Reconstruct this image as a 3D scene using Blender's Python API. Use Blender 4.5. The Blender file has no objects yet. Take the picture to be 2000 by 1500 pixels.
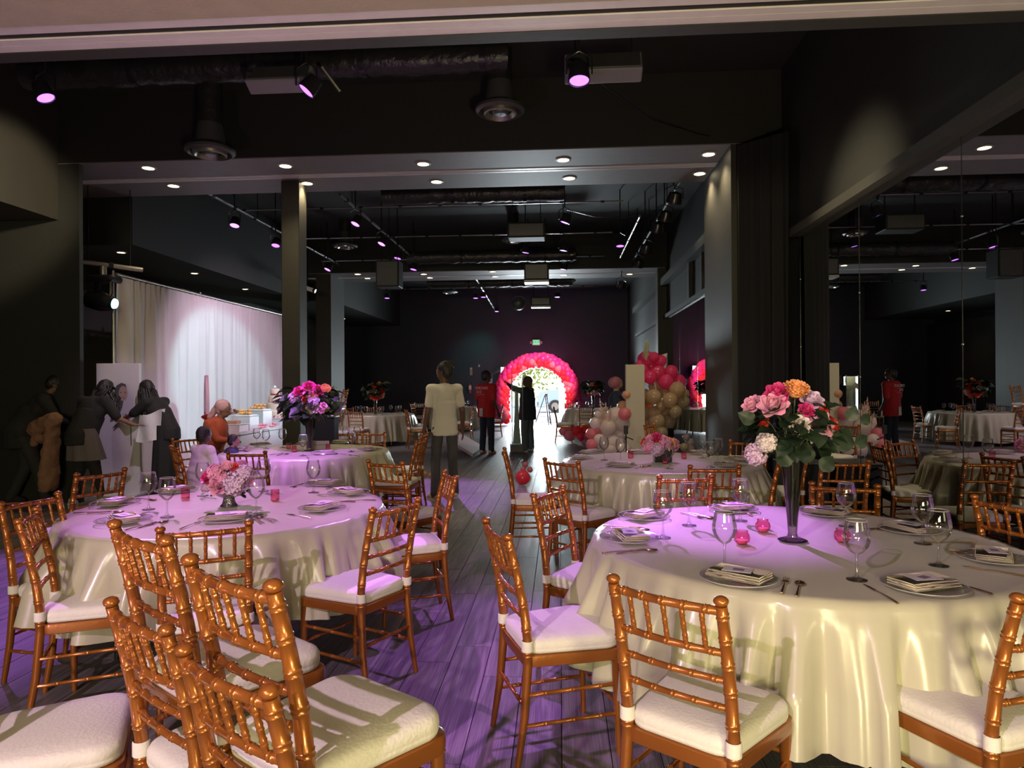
import bpy, math, random
from mathutils import Vector, Matrix, Euler
random.seed(7)
R = math.radians
S = bpy.context.scene
C = S.collection

# ---------------------------------------------------------------- camera
F = 1340.0            # focal length in pixels of a 2000 px wide frame
YAW = R(3.97)
HC = 1.5
cam_d = bpy.data.cameras.new('camera')
cam_d.sensor_fit = 'HORIZONTAL'; cam_d.sensor_width = 36.0
cam_d.lens = F / 2000.0 * 36.0
cam_d.clip_start = 0.05; cam_d.clip_end = 200
cam = bpy.data.objects.new('camera', cam_d); C.objects.link(cam)
cam.location = (0, 0, HC)
cam.rotation_mode = 'XYZ'
cam.matrix_world = (Matrix.Translation((0, 0, HC)) @ Matrix.Rotation(YAW, 4, 'Z') @
                    Matrix.Rotation(R(90.06), 4, 'X') @ Matrix.Rotation(R(-0.35), 4, 'Z'))
S.camera = cam
S.view_settings.view_transform = 'Standard'
S.view_settings.look = 'None'
S.view_settings.gamma = 1
S.view_settings.use_curve_mapping = False
S.view_settings.exposure = 0.15
cy = S.cycles
cy.max_bounces = 8; cy.diffuse_bounces = 3; cy.glossy_bounces = 5
cy.transmission_bounces = 6; cy.transparent_max_bounces = 16
cy.caustics_reflective = False; cy.caustics_refractive = False
cy.sample_clamp_indirect = 4.0
cy.use_denoising = True

# ---------------------------------------------------------------- sky (seen only through the far doorway)
W = bpy.data.worlds.new('sky'); S.world = W; W.use_nodes = True
nt = W.node_tree
sky = nt.nodes.new('ShaderNodeTexSky')
try:
    sky.sky_type = 'NISHITA'
    sky.sun_disc = False; sky.sun_elevation = R(50); sky.sun_rotation = R(200)
except Exception:
    pass
nt.links.new(sky.outputs[0], nt.nodes['Background'].inputs[0])
nt.nodes['Background'].inputs[1].default_value = 0.45

def light(kind, name, loc, energy, color, target=None, **kw):
    d = bpy.data.lights.new(name, kind)
    d.energy = energy; d.color = color
    for k, v in kw.items(): setattr(d, k, v)
    o = bpy.data.objects.new(name, d); C.objects.link(o)
    o.location = loc
    if target is not None:
        o.rotation_euler = (Vector(target) - Vector(loc)).to_track_quat('-Z', 'Y').to_euler()
    return o

# sun on the yard outside the doorway
light('SUN', 'sun', (0, 40, 20), 4.5, (1.0, 0.97, 0.9), target=(2.0, 44, 0), angle=R(0.6))
# daylight that falls in through the doorway
light('AREA', 'doorway_daylight', (-1.0, 27.55, 1.15), 800, (0.80, 0.95, 1.0), target=(-0.8, 10, 0.2),
      shape='RECTANGLE', size=1.7, size_y=2.0)
# warm lobby light behind the camera
light('AREA', 'lobby_light', (-1.2, -5.2, 2.35), 260, (1.0, 0.90, 0.50), target=(-0.5, 5, 0.9),
      shape='RECTANGLE', size=3.2, size_y=0.9)
# stage washes and beams
WASH = (0.95, 0.66, 0.92)
light('SPOT', 'stage_wash', (-2.1, -1.7, 3.1), 520, WASH, target=(-0.3, 2.2, 0.3), spot_size=R(62), spot_blend=0.5, shadow_soft_size=0.03)
light('SPOT', 'ceiling_uplight', (-2.4, 0.6, 0.25), 110, (0.85, 0.50, 0.85), target=(-2.2, 3.0, 3.4), spot_size=R(120), spot_blend=1.0, shadow_soft_size=0.1)
light('SPOT', 'ceiling_uplight', (0.9, -0.8, 0.5), 380, (1.0, 0.86, 0.45), target=(0.9, 2.2, 3.4), spot_size=R(130), spot_blend=1.0, shadow_soft_size=0.2)  # added warm fill, stands in for bounced light on the low ceiling
PUR = (0.58, 0.20, 1.0)
MAG = (0.78, 0.30, 1.0)
def par_spot(loc, tgt, e, col=PUR, size=34, blend=0.7):
    light('SPOT', 'stage_beam', loc, e, col, target=tgt, spot_size=R(size), spot_blend=blend, shadow_soft_size=0.05)
par_spot((0.1, 7.9, 4.2), (0.80, 3.95, 0.76), 4200, PUR, 15)
par_spot((-4.2, 6.6, 4.2), (-1.9, 4.0, 0.76), 1500, MAG, 28)
par_spot((-2.3, 5.6, 4.2), (-2.95, 7.35, 0.6), 1300, PUR, 26)
par_spot((1.9, 11.0, 4.3), (0.5, 6.6, 0.76), 480, MAG, 20)
par_spot((0.4, 6.2, 4.3), (-0.4, 3.6, 0.0), 650, PUR, 34)
par_spot((-2.6, 13.0, 4.3), (-1.7, 9.6, 0.0), 900, PUR, 30)
par_spot((-6.2, 7.0, 4.3), (-4.4, 4.6, 0.0), 900, PUR, 36)
par_spot((-0.5, 12.5, 4.3), (1.5, 11.1, 1.5), 1300, (0.9, 0.6, 1.0), 34)
par_spot((-0.5, 23.4, 4.3), (-0.6, 25.2, 2.3), 90, (0.85, 0.25, 0.9), 34)
par_spot((0.6, 19.4, 4.3), (-0.8, 25.3, 1.5), 5200, (1.0, 0.52, 0.58), 26, 0.35)  # added pink spot, stands in for daylight glowing through the balloon arch
par_spot((-3.0, 11.8, 4.3), (-6.4, 13.4, 1.2), 520, (0.92, 0.66, 0.92), 80)
par_spot((-6.0, 14.2, 4.3), (-3.4, 17.6, 0.7), 300, (0.95, 0.75, 0.8), 60)
# moving head, cool white, on the drape
light('SPOT', 'moving_head_beam', (-1.6, 9.0, 3.9), 900, (0.50, 0.95, 1.0), target=(-6.6, 13.0, 1.35), spot_size=R(30), spot_blend=0.35, shadow_soft_size=0.04)
par_spot((-3.0, 5.2, 4.2), (-3.25, 6.9, 0.9), 260, MAG, 30)
par_spot((-3.2, 6.4, 4.2), (-5.7, 9.6, 1.0), 330, (0.85, 0.66, 0.9), 34)
# green wall washer
light('SPOT', 'wall_washer', (-2.8, 25.3, 4.4), 60, (0.15, 1.0, 0.65), target=(-3.3, 27.3, 2.2), spot_size=R(60), spot_blend=1.0, shadow_soft_size=0.2)

# warm accent spots on the side walls
light('SPOT', 'accent_spot', (-0.6, 6.0, 3.95), 700, (1.0, 0.84, 0.55), target=(2.67, 6.35, 3.0), spot_size=R(34), spot_blend=1.0, shadow_soft_size=0.1)
light('SPOT', 'accent_spot', (-3.6, 5.8, 4.2), 700, (1.0, 0.84, 0.55), target=(-6.5, 7.7, 3.85), spot_size=R(30), spot_blend=0.6, shadow_soft_size=0.1)
# ---------------------------------------------------------------- materials
MATS = {}
def mat(name, col, rough=0.5, metal=0.0, noise=0.12, nscale=8.0, bump=0.0, bscale=40.0, emit=None, estr=0.0, spec=0.5, sheen=0.0, trans=0.0, coat=0.0, sss=0.0, aniso=0.0):
    if name in MATS: return MATS[name]
    m = bpy.data.materials.new(name); m.use_nodes = True
    n = m.node_tree.nodes; l = m.node_tree.links
    b = n['Principled BSDF']
    b.inputs['Roughness'].default_value = rough
    b.inputs['Metallic'].default_value = metal
    b.inputs['Specular IOR Level'].default_value = spec
    b.inputs['Sheen Weight'].default_value = sheen
    b.inputs['Transmission Weight'].default_value = trans
    b.inputs['Coat Weight'].default_value = coat
    b.inputs['Subsurface Weight'].default_value = sss
    b.inputs['Anisotropic'].default_value = aniso
    tc = n.new('ShaderNodeTexCoord')
    nz = n.new('ShaderNodeTexNoise'); nz.inputs['Scale'].default_value = nscale; nz.inputs['Detail'].default_value = 4
    l.new(tc.outputs['Object'], nz.inputs['Vector'])
    mx = n.new('ShaderNodeMixRGB'); mx.blend_type = 'MIX'
    c = list(col) + [1]
    mx.inputs[1].default_value = [max(0, x * (1 - noise)) for x in col] + [1]
    mx.inputs[2].default_value = [min(1, x * (1 + noise)) for x in col] + [1]
    l.new(nz.outputs['Fac'], mx.inputs[0])
    l.new(mx.outputs[0], b.inputs['Base Color'])
    if bump:
        n2 = n.new('ShaderNodeTexNoise'); n2.inputs['Scale'].default_value = bscale; n2.inputs['Detail'].default_value = 6
        l.new(tc.outputs['Object'], n2.inputs['Vector'])
        bp = n.new('ShaderNodeBump'); bp.inputs['Strength'].default_value = bump; bp.inputs['Distance'].default_value = 0.02
        l.new(n2.outputs['Fac'], bp.inputs['Height']); l.new(bp.outputs[0], b.inputs['Normal'])
    if emit:
        b.inputs['Emission Color'].default_value = list(emit) + [1]
        b.inputs['Emission Strength'].default_value = estr
    MATS[name] = m
    return m

def glass_mat(name, tint=(1, 1, 1), refl=1.0, rough=0.02):
    m = bpy.data.materials.new(name); m.use_nodes = True
    n = m.node_tree.nodes; l = m.node_tree.links; n.clear()
    out = n.new('ShaderNodeOutputMaterial')
    tr = n.new('ShaderNodeBsdfTransparent'); tr.inputs[0].default_value = list(tint) + [1]
    gl = n.new('ShaderNodeBsdfGlossy'); gl.inputs['Roughness'].default_value = rough
    lw = n.new('ShaderNodeLayerWeight'); lw.inputs[0].default_value = 0.28
    mp = n.new('ShaderNodeMath'); mp.operation = 'MULTIPLY_ADD'; mp.inputs[1].default_value = 0.75 * refl; mp.inputs[2].default_value = 0.05
    mp.use_clamp = True
    l.new(lw.outputs['Fresnel'], mp.inputs[0])
    nz = n.new('ShaderNodeTexNoise'); nz.inputs['Scale'].default_value = 30
    mx = n.new('ShaderNodeMixShader')
    l.new(mp.outputs[0], mx.inputs[0]); l.new(tr.outputs[0], mx.inputs[1]); l.new(gl.outputs[0], mx.inputs[2])
    l.new(mx.outputs[0], out.inputs[0])
    MATS[name] = m
    return m

M_floor = mat('dark_grey_wood_plank', (0.085, 0.07, 0.075), 0.33, noise=0.5, nscale=3, bump=0.25, bscale=30)
def wood_plank_nodes(m):
    n = m.node_tree.nodes; l = m.node_tree.links; b = n['Principled BSDF']
    tc = n.new('ShaderNodeTexCoord'); geo = n.new('ShaderNodeObjectInfo')
    mp = n.new('ShaderNodeMapping'); mp.inputs['Scale'].default_value = (14.0, 0.8, 1)
    l.new(tc.outputs['Object'], mp.inputs[0])
    add = n.new('ShaderNodeVectorMath'); add.operation = 'ADD'
    sc = n.new('ShaderNodeVectorMath'); sc.operation = 'SCALE'; sc.inputs[3].default_value = 3.0
    l.new(geo.outputs['Location'], sc.inputs[0]); l.new(mp.outputs[0], add.inputs[0]); l.new(sc.outputs[0], add.inputs[1])
    nz = n.new('ShaderNodeTexNoise'); nz.inputs['Scale'].default_value = 1.6; nz.inputs['Detail'].default_value = 9; nz.inputs['Distortion'].default_value = 0.6
    l.new(add.outputs[0], nz.inputs[0])
    mp2 = n.new('ShaderNodeMapping'); mp2.inputs['Scale'].default_value = (5.0, 1.4, 1)
    l.new(add.outputs[0], mp2.inputs[0])
    n3 = n.new('ShaderNodeTexNoise'); n3.inputs['Scale'].default_value = 3.0; n3.inputs['Detail'].default_value = 6
    l.new(mp2.outputs[0], n3.inputs[0])
    mixf = n.new('ShaderNodeMath'); mixf.operation = 'MULTIPLY'
    l.new(n3.outputs['Fac'], mixf.inputs[0]); l.new(nz.outputs['Fac'], mixf.inputs[1])
    cr = n.new('ShaderNodeValToRGB')
    cr.color_ramp.elements[0].color = (0.085, 0.073, 0.078, 1); cr.color_ramp.elements[1].color = (0.28, 0.25, 0.26, 1)
    cr.color_ramp.elements[0].position = 0.14; cr.color_ramp.elements[1].position = 0.42
    l.new(mixf.outputs[0], cr.inputs[0])
    # every plank its own tone
    rnd = n.new('ShaderNodeMixRGB'); rnd.blend_type = 'MULTIPLY'; rnd.inputs[0].default_value = 1
    mr = n.new('ShaderNodeMapRange'); mr.inputs[3].default_value = 0.88; mr.inputs[4].default_value = 1.12
    l.new(geo.outputs['Random'], mr.inputs[0]); l.new(cr.outputs[0], rnd.inputs[1]); l.new(mr.outputs[0], rnd.inputs[2])
    l.new(rnd.outputs[0], b.inputs['Base Color'])
    rr = n.new('ShaderNodeMapRange'); rr.inputs[3].default_value = 0.34; rr.inputs[4].default_value = 0.58
    l.new(nz.outputs['Fac'], rr.inputs[0]); l.new(rr.outputs[0], b.inputs['Roughness'])
    bp = n.new('ShaderNodeBump'); bp.inputs['Strength'].default_value = 0.15; bp.inputs['Distance'].default_value = 0.003
    l.new(mixf.outputs[0], bp.inputs['Height']); l.new(bp.outputs[0], b.inputs['Normal'])
wood_plank_nodes(M_floor)
M_gap = mat('plank_joint', (0.012, 0.01, 0.01), 0.8)
M_black = mat('matt_black_paint', (0.025, 0.025, 0.023), 0.62, bump=0.08, bscale=25, spec=0.35)
M_wallr = mat('charcoal_wall_paint', (0.032, 0.030, 0.025), 0.6, bump=0.08, bscale=20)
M_farw = mat('blue_black_wall_paint', (0.045, 0.052, 0.085), 0.6, bump=0.05)
M_ceil = mat('black_ceiling_paint', (0.023, 0.023, 0.023), 0.7, bump=0.1)
M_soff = mat('grey_soffit_paint', (0.20, 0.175, 0.185), 0.55, bump=0.05, bscale=6)
M_track = mat('white_metal_track', (0.72, 0.66, 0.68), 0.35)
M_beige = mat('beige_ceiling_plaster', (0.42, 0.36, 0.28), 0.85, bump=0.25, bscale=60)
M_mirror = mat('mirror_glass', (0.72, 0.74, 0.73), 0.0, metal=1.0, noise=0.02)
M_mirror.node_tree.nodes['Principled BSDF'].inputs['Roughness'].default_value = 0.004
M_alu = mat('brushed_aluminium', (0.5, 0.48, 0.42), 0.3, metal=0.9)
M_pipe = mat('black_gloss_pipe', (0.035, 0.035, 0.04), 0.22, metal=0.4)
M_foil = mat('black_duct_foil', (0.05, 0.05, 0.052), 0.3, metal=0.5, bump=1.0, bscale=14)
M_grille = mat('dark_vent_metal', (0.12, 0.12, 0.125), 0.4, metal=0.5)
M_gold = mat('copper_gold_lacquer', (0.36, 0.115, 0.020), 0.28, metal=0.45, noise=0.10, nscale=14, bump=0.05, bscale=60, coat=0.4)
M_cush = mat('ivory_cushion_fabric', (0.78, 0.74, 0.66), 0.85, noise=0.05, nscale=20, bump=0.15, bscale=90, sheen=0.2)
M_satin = mat('champagne_satin', (0.50, 0.47, 0.35), 0.26, noise=0.06, nscale=4, bump=0.10, bscale=7, sheen=0.2, aniso=0.3, spec=0.6)
M_napkin = mat('ivory_linen', (0.74, 0.66, 0.52), 0.8, noise=0.08, bump=0.2, bscale=120)
M_card = mat('printed_menu_card', (0.62, 0.56, 0.62), 0.5, noise=0.1)
M_ink = mat('dark_ink', (0.03, 0.025, 0.03), 0.6)
M_cutlery = mat('rose_gold_cutlery', (0.75, 0.50, 0.38), 0.18, metal=1.0)
M_glass = glass_mat('clear_glass', (0.97, 0.97, 0.98), 1.0)
M_pinkglass = glass_mat('pink_glass', (0.93, 0.42, 0.55), 0.7, 0.05)
M_plate = glass_mat('plate_glass', (0.98, 0.98, 0.98), 0.35, 0.08)
M_smoke = glass_mat('smoked_glass', (0.55, 0.55, 0.52), 1.0, 0.03)
M_wax = mat('candle_wax', (0.9, 0.6, 0.62), 0.6, sss=0.2)
M_rosepink = mat('pink_petal', (0.82, 0.34, 0.50), 0.6, noise=0.15, nscale=25, sheen=0.2)
M_hotpink = mat('magenta_petal', (0.66, 0.04, 0.20), 0.55, noise=0.2, nscale=25)
M_orange = mat('orange_petal', (0.88, 0.36, 0.13), 0.55, noise=0.2, nscale=25)
M_redpet = mat('red_petal', (0.66, 0.05, 0.03), 0.55, noise=0.2, nscale=25)
M_lilac = mat('pale_lilac_petal', (0.68, 0.48, 0.66), 0.6, noise=0.2, nscale=40)
M_whitepet = mat('cream_petal', (0.72, 0.62, 0.60), 0.6, noise=0.15, nscale=30)
M_leaf = mat('dark_green_leaf', (0.012, 0.026, 0.011), 0.5, noise=0.35, nscale=20)
M_stem = mat('green_stem', (0.07, 0.10, 0.04), 0.6)
M_lamp = mat('lit_downlight_lens', (1, 0.9, 0.7), 0.5, emit=(1.0, 0.83, 0.52), estr=14)
M_trimring = mat('downlight_trim', (0.45, 0.40, 0.33), 0.4)
M_led = mat('lit_purple_led', (0.6, 0.2, 1), 0.4, emit=(0.42, 0.12, 1.0), estr=3.2)
M_ledm = mat('lit_magenta_led', (0.8, 0.2, 1), 0.4, emit=(0.62, 0.20, 0.95), estr=3)
M_cyan = mat('lit_cyan_lens', (0.5, 1, 1), 0.4, emit=(0.35, 0.9, 1.0), estr=3)
M_exit = mat('lit_green_exit_letters', (0.05, 0.6, 0.3), 0.5, emit=(0.05, 0.85, 0.32), estr=1.3)
M_white = mat('white_paint', (0.75, 0.73, 0.72), 0.45, noise=0.04)
M_sheer = mat('white_sheer_drape', (0.66, 0.62, 0.60), 0.8, noise=0.05, nscale=3, bump=0.1, bscale=80, sheen=0.3)
M_blackdrape = mat('black_velour', (0.007, 0.007, 0.008), 0.9)
M_grey = mat('grey_plastic', (0.25, 0.25, 0.26), 0.5)

# ---------------------------------------------------------------- mesh builder
class MB:
    def __init__(s): s.v = []; s.f = []; s.mi = []; s.cur = 0
    def add(s, vs, fs):
        o = len(s.v); s.v += [tuple(v) for v in vs]
        for f in fs: s.f.append(tuple(i + o for i in f)); s.mi.append(s.cur)
        return s
    def box(s, x0, x1, y0, y1, z0, z1, M=None):
        vs = [Vector(p) for p in ((x0,y0,z0),(x1,y0,z0),(x1,y1,z0),(x0,y1,z0),(x0,y0,z1),(x1,y0,z1),(x1,y1,z1),(x0,y1,z1))]
        if M: vs = [M @ v for v in vs]
        return s.add(vs, [(0,3,2,1),(4,5,6,7),(0,1,5,4),(1,2,6,5),(2,3,7,6),(3,0,4,7)])
    def bbox(s, x0, x1, y0, y1, z0, z1, b, M=None):
        # box with chamfered edges
        vs = []; idx = {}
        xs = (x0, x1); ys = (y0, y1); zs = (z0, z1)
        for i in (0, 1):
            for j in (0, 1):
                for k in (0, 1):
                    sx = b * (1 - 2 * i); sy = b * (1 - 2 * j); sz = b * (1 - 2 * k)
                    for a, p in enumerate(((xs[i], ys[j] + sy, zs[k] + sz), (xs[i] + sx, ys[j], zs[k] + sz), (xs[i] + sx, ys[j] + sy, zs[k]))):
                        idx[(i, j, k, a)] = len(vs); vs.append(Vector(p))
        f = []
        g = lambda i, j, k, a: idx[(i, j, k, a)]
        for i in (0, 1):
            q = [g(i,0,0,0), g(i,1,0,0), g(i,1,1,0), g(i,0,1,0)]; f.append(q if i else q[::-1])
            q = [g(0,i,0,1), g(0,i,1,1), g(1,i,1,1), g(1,i,0,1)]; f.append(q if i else q[::-1])
            q = [g(0,0,i,2), g(1,0,i,2), g(1,1,i,2), g(0,1,i,2)]; f.append(q if i else q[::-1])
        for i in (0, 1):
            for j in (0, 1):
                q = [g(i,j,0,0), g(i,j,1,0), g(i,j,1,1), g(i,j,0,1)]; f.append(q if (i == j) else q[::-1])
                q = [g(i,0,j,0), g(i,0,j,2), g(i,1,j,2), g(i,1,j,0)]; f.append(q if (i == j) else q[::-1])
                q = [g(0,i,j,1), g(1,i,j,1), g(1,i,j,2), g(0,i,j,2)]; f.append(q if (i == j) else q[::-1])
        for i in (0, 1):
            for j in (0, 1):
                for k in (0, 1):
                    q = [g(i,j,k,0), g(i,j,k,1), g(i,j,k,2)]; f.append(q if (i + j + k) % 2 else q[::-1])
        if M: vs = [M @ v for v in vs]
        return s.add(vs, f)
    def tube(s, pts, rad, n=8, cap=True, flat=None):
        pts = [Vector(p) for p in pts]
        if not hasattr(rad, '__len__'): rad = [rad] * len(pts)
        vs = []; fs = []; up = None
        for i, p in enumerate(pts):
            t = (pts[min(i + 1, len(pts) - 1)] - pts[max(i - 1, 0)])
            if t.length < 1e-9: t = Vector((0, 0, 1))
            t.normalize()
            if up is None:
                a = Vector((0, 0, 1)) if abs(t.z) < 0.9 else Vector((1, 0, 0))
                up = (a - t * a.dot(t)).normalized()
            else:
                up = (up - t * up.dot(t))
                if up.length < 1e-6: up = t.orthogonal()
                up.normalize()
            sd = t.cross(up)
            for k in range(n):
                an = 2 * math.pi * k / n
                vs.append(p + (sd * math.cos(an) + up * math.sin(an) * (flat or 1)) * rad[i])
        for i in range(len(pts) - 1):
            for k in range(n):
                k2 = (k + 1) % n
                fs.append((i*n+k, i*n+k2, (i+1)*n+k2, (i+1)*n+k))
        if cap:
            fs.append(tuple(range(n))[::-1]); fs.append(tuple((len(pts)-1)*n + k for k in range(n)))
        return s.add(vs, fs)
    def lathe(s, prof, n=24, M=None, close=False):
        vs = []; fs = []
        for r, z in prof:
            for k in range(n):
                a = 2 * math.pi * k / n
                v = Vector((r * math.cos(a), r * math.sin(a), z)); vs.append(M @ v if M else v)
        for i in range(len(prof) - 1):
            for k in range(n):
                k2 = (k + 1) % n
                fs.append((i*n+k, i*n+k2, (i+1)*n+k2, (i+1)*n+k))
        if close:
            fs.append(tuple(range(n))[::-1]); fs.append(tuple((len(prof)-1)*n + k for k in range(n)))
        return s.add(vs, fs)
    def ball(s, c, r, n=12, m=8, M=None):
        if not hasattr(r, '__len__'): r = (r, r, r)
        c = Vector(c); vs = []; fs = []
        for i in range(1, m):
            t = math.pi * i / m
            for k in range(n):
                a = 2 * math.pi * k / n
                v = Vector((math.sin(t)*math.cos(a)*r[0], math.sin(t)*math.sin(a)*r[1], math.cos(t)*r[2]))
                vs.append(c + (M @ v if M else v))
        tv = Vector((0, 0, r[2])); bv = Vector((0, 0, -r[2]))
        vs.append(c + (M @ tv if M else tv)); vs.append(c + (M @ bv if M else bv))
        T = len(vs) - 2; B = T + 1
        for i in range(m - 2):
            for k in range(n):
                k2 = (k+1) % n
                fs.append((i*n+k, (i+1)*n+k, (i+1)*n+k2, i*n+k2))
        for k in range(n):
            k2 = (k+1) % n
            fs.append((T, k, k2)); fs.append((B, (m-2)*n+k2, (m-2)*n+k))
        return s.add(vs, fs)
    def grid(s, fn, nu, nv, wrap=False):
        vs = [fn(i / nu, j / nv) for i in range(nu + (0 if wrap else 1)) for j in range(nv + 1)]
        fs = []; w = nv + 1; N = nu if wrap else nu + 1
        for i in range(nu):
            i2 = (i + 1) % N
            for j in range(nv): fs.append((i*w+j, i2*w+j, i2*w+j+1, i*w+j+1))
        return s.add(vs, fs)
    def mesh(s, name, mats, smooth=True):
        me = bpy.data.meshes.new(name); me.from_pydata(s.v, [], s.f); me.update()
        if not hasattr(mats, '__len__'): mats = [mats]
        for m in mats: me.materials.append(m)
        if len(mats) > 1: me.polygons.foreach_set('material_index', s.mi)
        if smooth: me.polygons.foreach_set('use_smooth', [True] * len(me.polygons))
        return me
    def build(s, name, mats, parent=None, smooth=True, label=None, loc=None, sharp=True):
        me = s.mesh(name, mats, smooth)
        if smooth and sharp:
            try: me.set_sharp_from_angle(angle=R(42))
            except Exception: pass
        return inst(name, me, parent, loc, label)

def inst(name, me, parent=None, loc=None, label=None, rot=None, scale=None):
    o = bpy.data.objects.new(name, me); C.objects.link(o)
    if parent: o.parent = parent
    if loc is not None: o.location = loc
    if rot is not None: o.rotation_euler = rot
    if scale is not None: o.scale = scale
    if label: o['label'] = label
    return o
def empty(name, loc, rz=0, label=None, cat=None, group=None):
    o = bpy.data.objects.new(name, None); C.objects.link(o)
    o.empty_display_size = 0.1
    o.location = loc; o.rotation_euler = (0, 0, rz)
    tag(o, label, cat, group)
    return o
def tag(o, label=None, cat=None, group=None, kind=None):
    if label: o['label'] = label
    if cat: o['category'] = cat
    if group: o['group'] = group
    if kind: o['kind'] = kind
    return o
def dup(root, loc=None, rz=None, label=None, group=None, scale=None, rot=None):
    r = root.copy(); C.objects.link(r)
    if loc is not None: r.location = loc
    if rz is not None: r.rotation_euler = (0, 0, rz)
    if rot is not None: r.rotation_euler = rot
    if scale is not None: r.scale = (scale,) * 3
    if label: r['label'] = label
    if group: r['group'] = group
    for ch in list(root.children):
        c = ch.copy(); C.objects.link(c); c.parent = r
        for g in ch.children:
            d = g.copy(); C.objects.link(d); d.parent = c
    return r

# survey helpers: bearings read off the photograph, carried to a known height or depth in the room
CY, SY = math.cos(YAW), math.sin(YAW)
def ray(px, py):
    dx = (px - 1000) / F; dy = (750 + 1.4 + 0.0061 * (1000 - px) - py) / F
    return Vector((dx * CY - SY, dx * SY + CY, dy))
def at_z(px, py, z):
    r = ray(px, py); t = (z - HC) / r.z
    return Vector((r.x * t, r.y * t, z))
def at_d(px, py, d):
    r = ray(px, py); return Vector((r.x * d, r.y * d, HC + r.z * d))
# ---------------------------------------------------------------- room shell
def struct(name, mb, m, parent=None, smooth=False, label=None):
    o = mb.build(name, m, parent, smooth=smooth)
    if parent is None: o['kind'] = 'structure'
    if label: o['label'] = label
    return o
ZB = 4.41   # underside of the beams
ZC = 5.3    # ceiling

floor = struct('floor', MB().box(-9.0, 3.2, -6.0, 27.5, -0.25, -0.006), M_gap)
floor['label'] = 'dark grey wood plank floor with grey daylight sheen and violet light pools'
# planks: the nearest ones on view are single pieces, the rest one joined piece
PW, PL = 0.20, 1.22
cands = []
rnd = random.Random(3)
col = 0
x = -9.0 + PW / 2
while x < 3.1:
    y = -6.0 + rnd.random() * PL
    while y < 27.3:
        d = -x * SY * -1
        depth = -SY * -1 * 0 + (x * -SY + y * CY)
        lat = x * CY + y * SY
        vis = depth > 1.6 and abs(lat / depth) < 0.8 and (HC / depth * F) < 830
        cands.append((depth if vis else 1e6 + depth, x, y)); y += PL
    x += PW
cands.sort()
def plank_mb(cx, cy_, mb):
    g = 0.0018
    return mb.bbox(cx - PW/2 + g, cx + PW/2 - g, cy_ - PL/2 + g, min(cy_ + PL/2 - g, 27.3), -0.012, 0.0, 0.0012)
pm = plank_mb(0, 0, MB()).mesh('plank', M_floor, False)
for dd, px_, py_ in cands[:290]:
    inst('plank', pm, floor, (px_, py_, 0))
rest = MB()
for dd, px_, py_ in cands[290:]:
    g = 0.0018
    y1 = min(py_ + PL/2 - g, 27.3)
    if y1 > py_ - PL/2 + g: rest.box(px_-PW/2+g, px_+PW/2-g, py_-PL/2+g, y1, -0.012, 0.0)
o = rest.build('far_planks', M_floor, floor, smooth=False); o['kind'] = 'stuff'

ceiling = struct('ceiling', MB().box(-9.4, 3.3, -6.5, 27.5, ZC, ZC + 0.15), M_ceil)
# right wall with mirrors: the wall face stands at x = 2.67
XW = 2.67
wr = struct('wall_right', MB().box(XW + 0.03, 3.0, -6, 27.5, 0, ZC), M_black)
struct('trim_1', MB().box(XW - 0.10, XW + 0.03, -6, 7.85, 3.13, 3.22).box(XW - 0.02, XW + 0.03, -6, 7.85, 0.0, 0.10), M_wallr)
struct('trim_2', MB().box(XW - 0.06, XW + 0.03, 10.06, 24.0, 3.13, 3.22).box(XW - 0.14, XW + 0.03, 10.06, 24.0, 3.95, 4.12)
       .box(XW-0.05, XW+0.03, 14.1, 14.3, 3.22, 3.95).box(XW-0.02, XW+0.03, 13.0, 13.06, 3.22, 3.95), M_wallr)
seams = [-4.4, -2.88, -1.35, 0.18, 1.7, 3.23, 4.75, 6.31, 7.81]
mlab = 'tall mirror panel reflecting the hall, dark seams at its sides'
for a, b in zip(seams[:-1], seams[1:]):
    o = MB().box(XW, XW + 0.028, a + 0.006, b - 0.006, 0.10, 3.13).build('mirror_panel', M_mirror, wr, smooth=False)
far_seams = [10.1, 11.8, 13.5, 15.5, 17.85]
for a, b in zip(far_seams[:-1], far_seams[1:]):
    MB().box(XW, XW + 0.028, a + 0.008, b - 0.008, 0.10, 3.13).build('mirror_panel', M_mirror, wr, smooth=False)
for yv, zz in ((7.81, 1.9), (7.81, 2.65), (6.31, 2.3), (6.31, 1.55), (4.75, 1.75), (15.5, 2.05), (4.75, 2.6)):
    MB().lathe([(0, -0.006), (0.007, -0.006), (0.007, 0.0), (0.0, 0.0)], 10, Matrix.Translation((XW - 0.0, yv, zz)) @ Matrix.Rotation(R(90), 4, 'Y')).build('mirror_clip', M_alu, wr)
for yv in (4.75, 6.31, 7.81, 11.8, 13.5, 15.5):
    MB().box(XW - 0.002, XW + 0.012, yv - 0.003, yv + 0.003, 0.1, 3.13).build('mirror_seam_strip', M_pipe, wr, smooth=False)

# piers under the first beam and the second one
struct('trim_3', MB().box(2.095, 2.7, 8.51, 10.06, 0, ZB), M_wallr)
struct('trim_4', MB().box(2.48, 2.7, 17.5, 17.9, 0, ZB), M_wallr)
struct('trim_5', MB().box(-6.33, -5.93, 17.5, 18.6, 0, ZB), M_wallr)
struct('trim_6', MB().box(-9.0, -6.22, 8.51, 8.58, 0, ZB), M_black)
c1 = struct('trim_7', MB().bbox(-3.92, -3.66, 9.46, 9.76, 0, ZB, 0.012), M_wallr)
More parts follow.
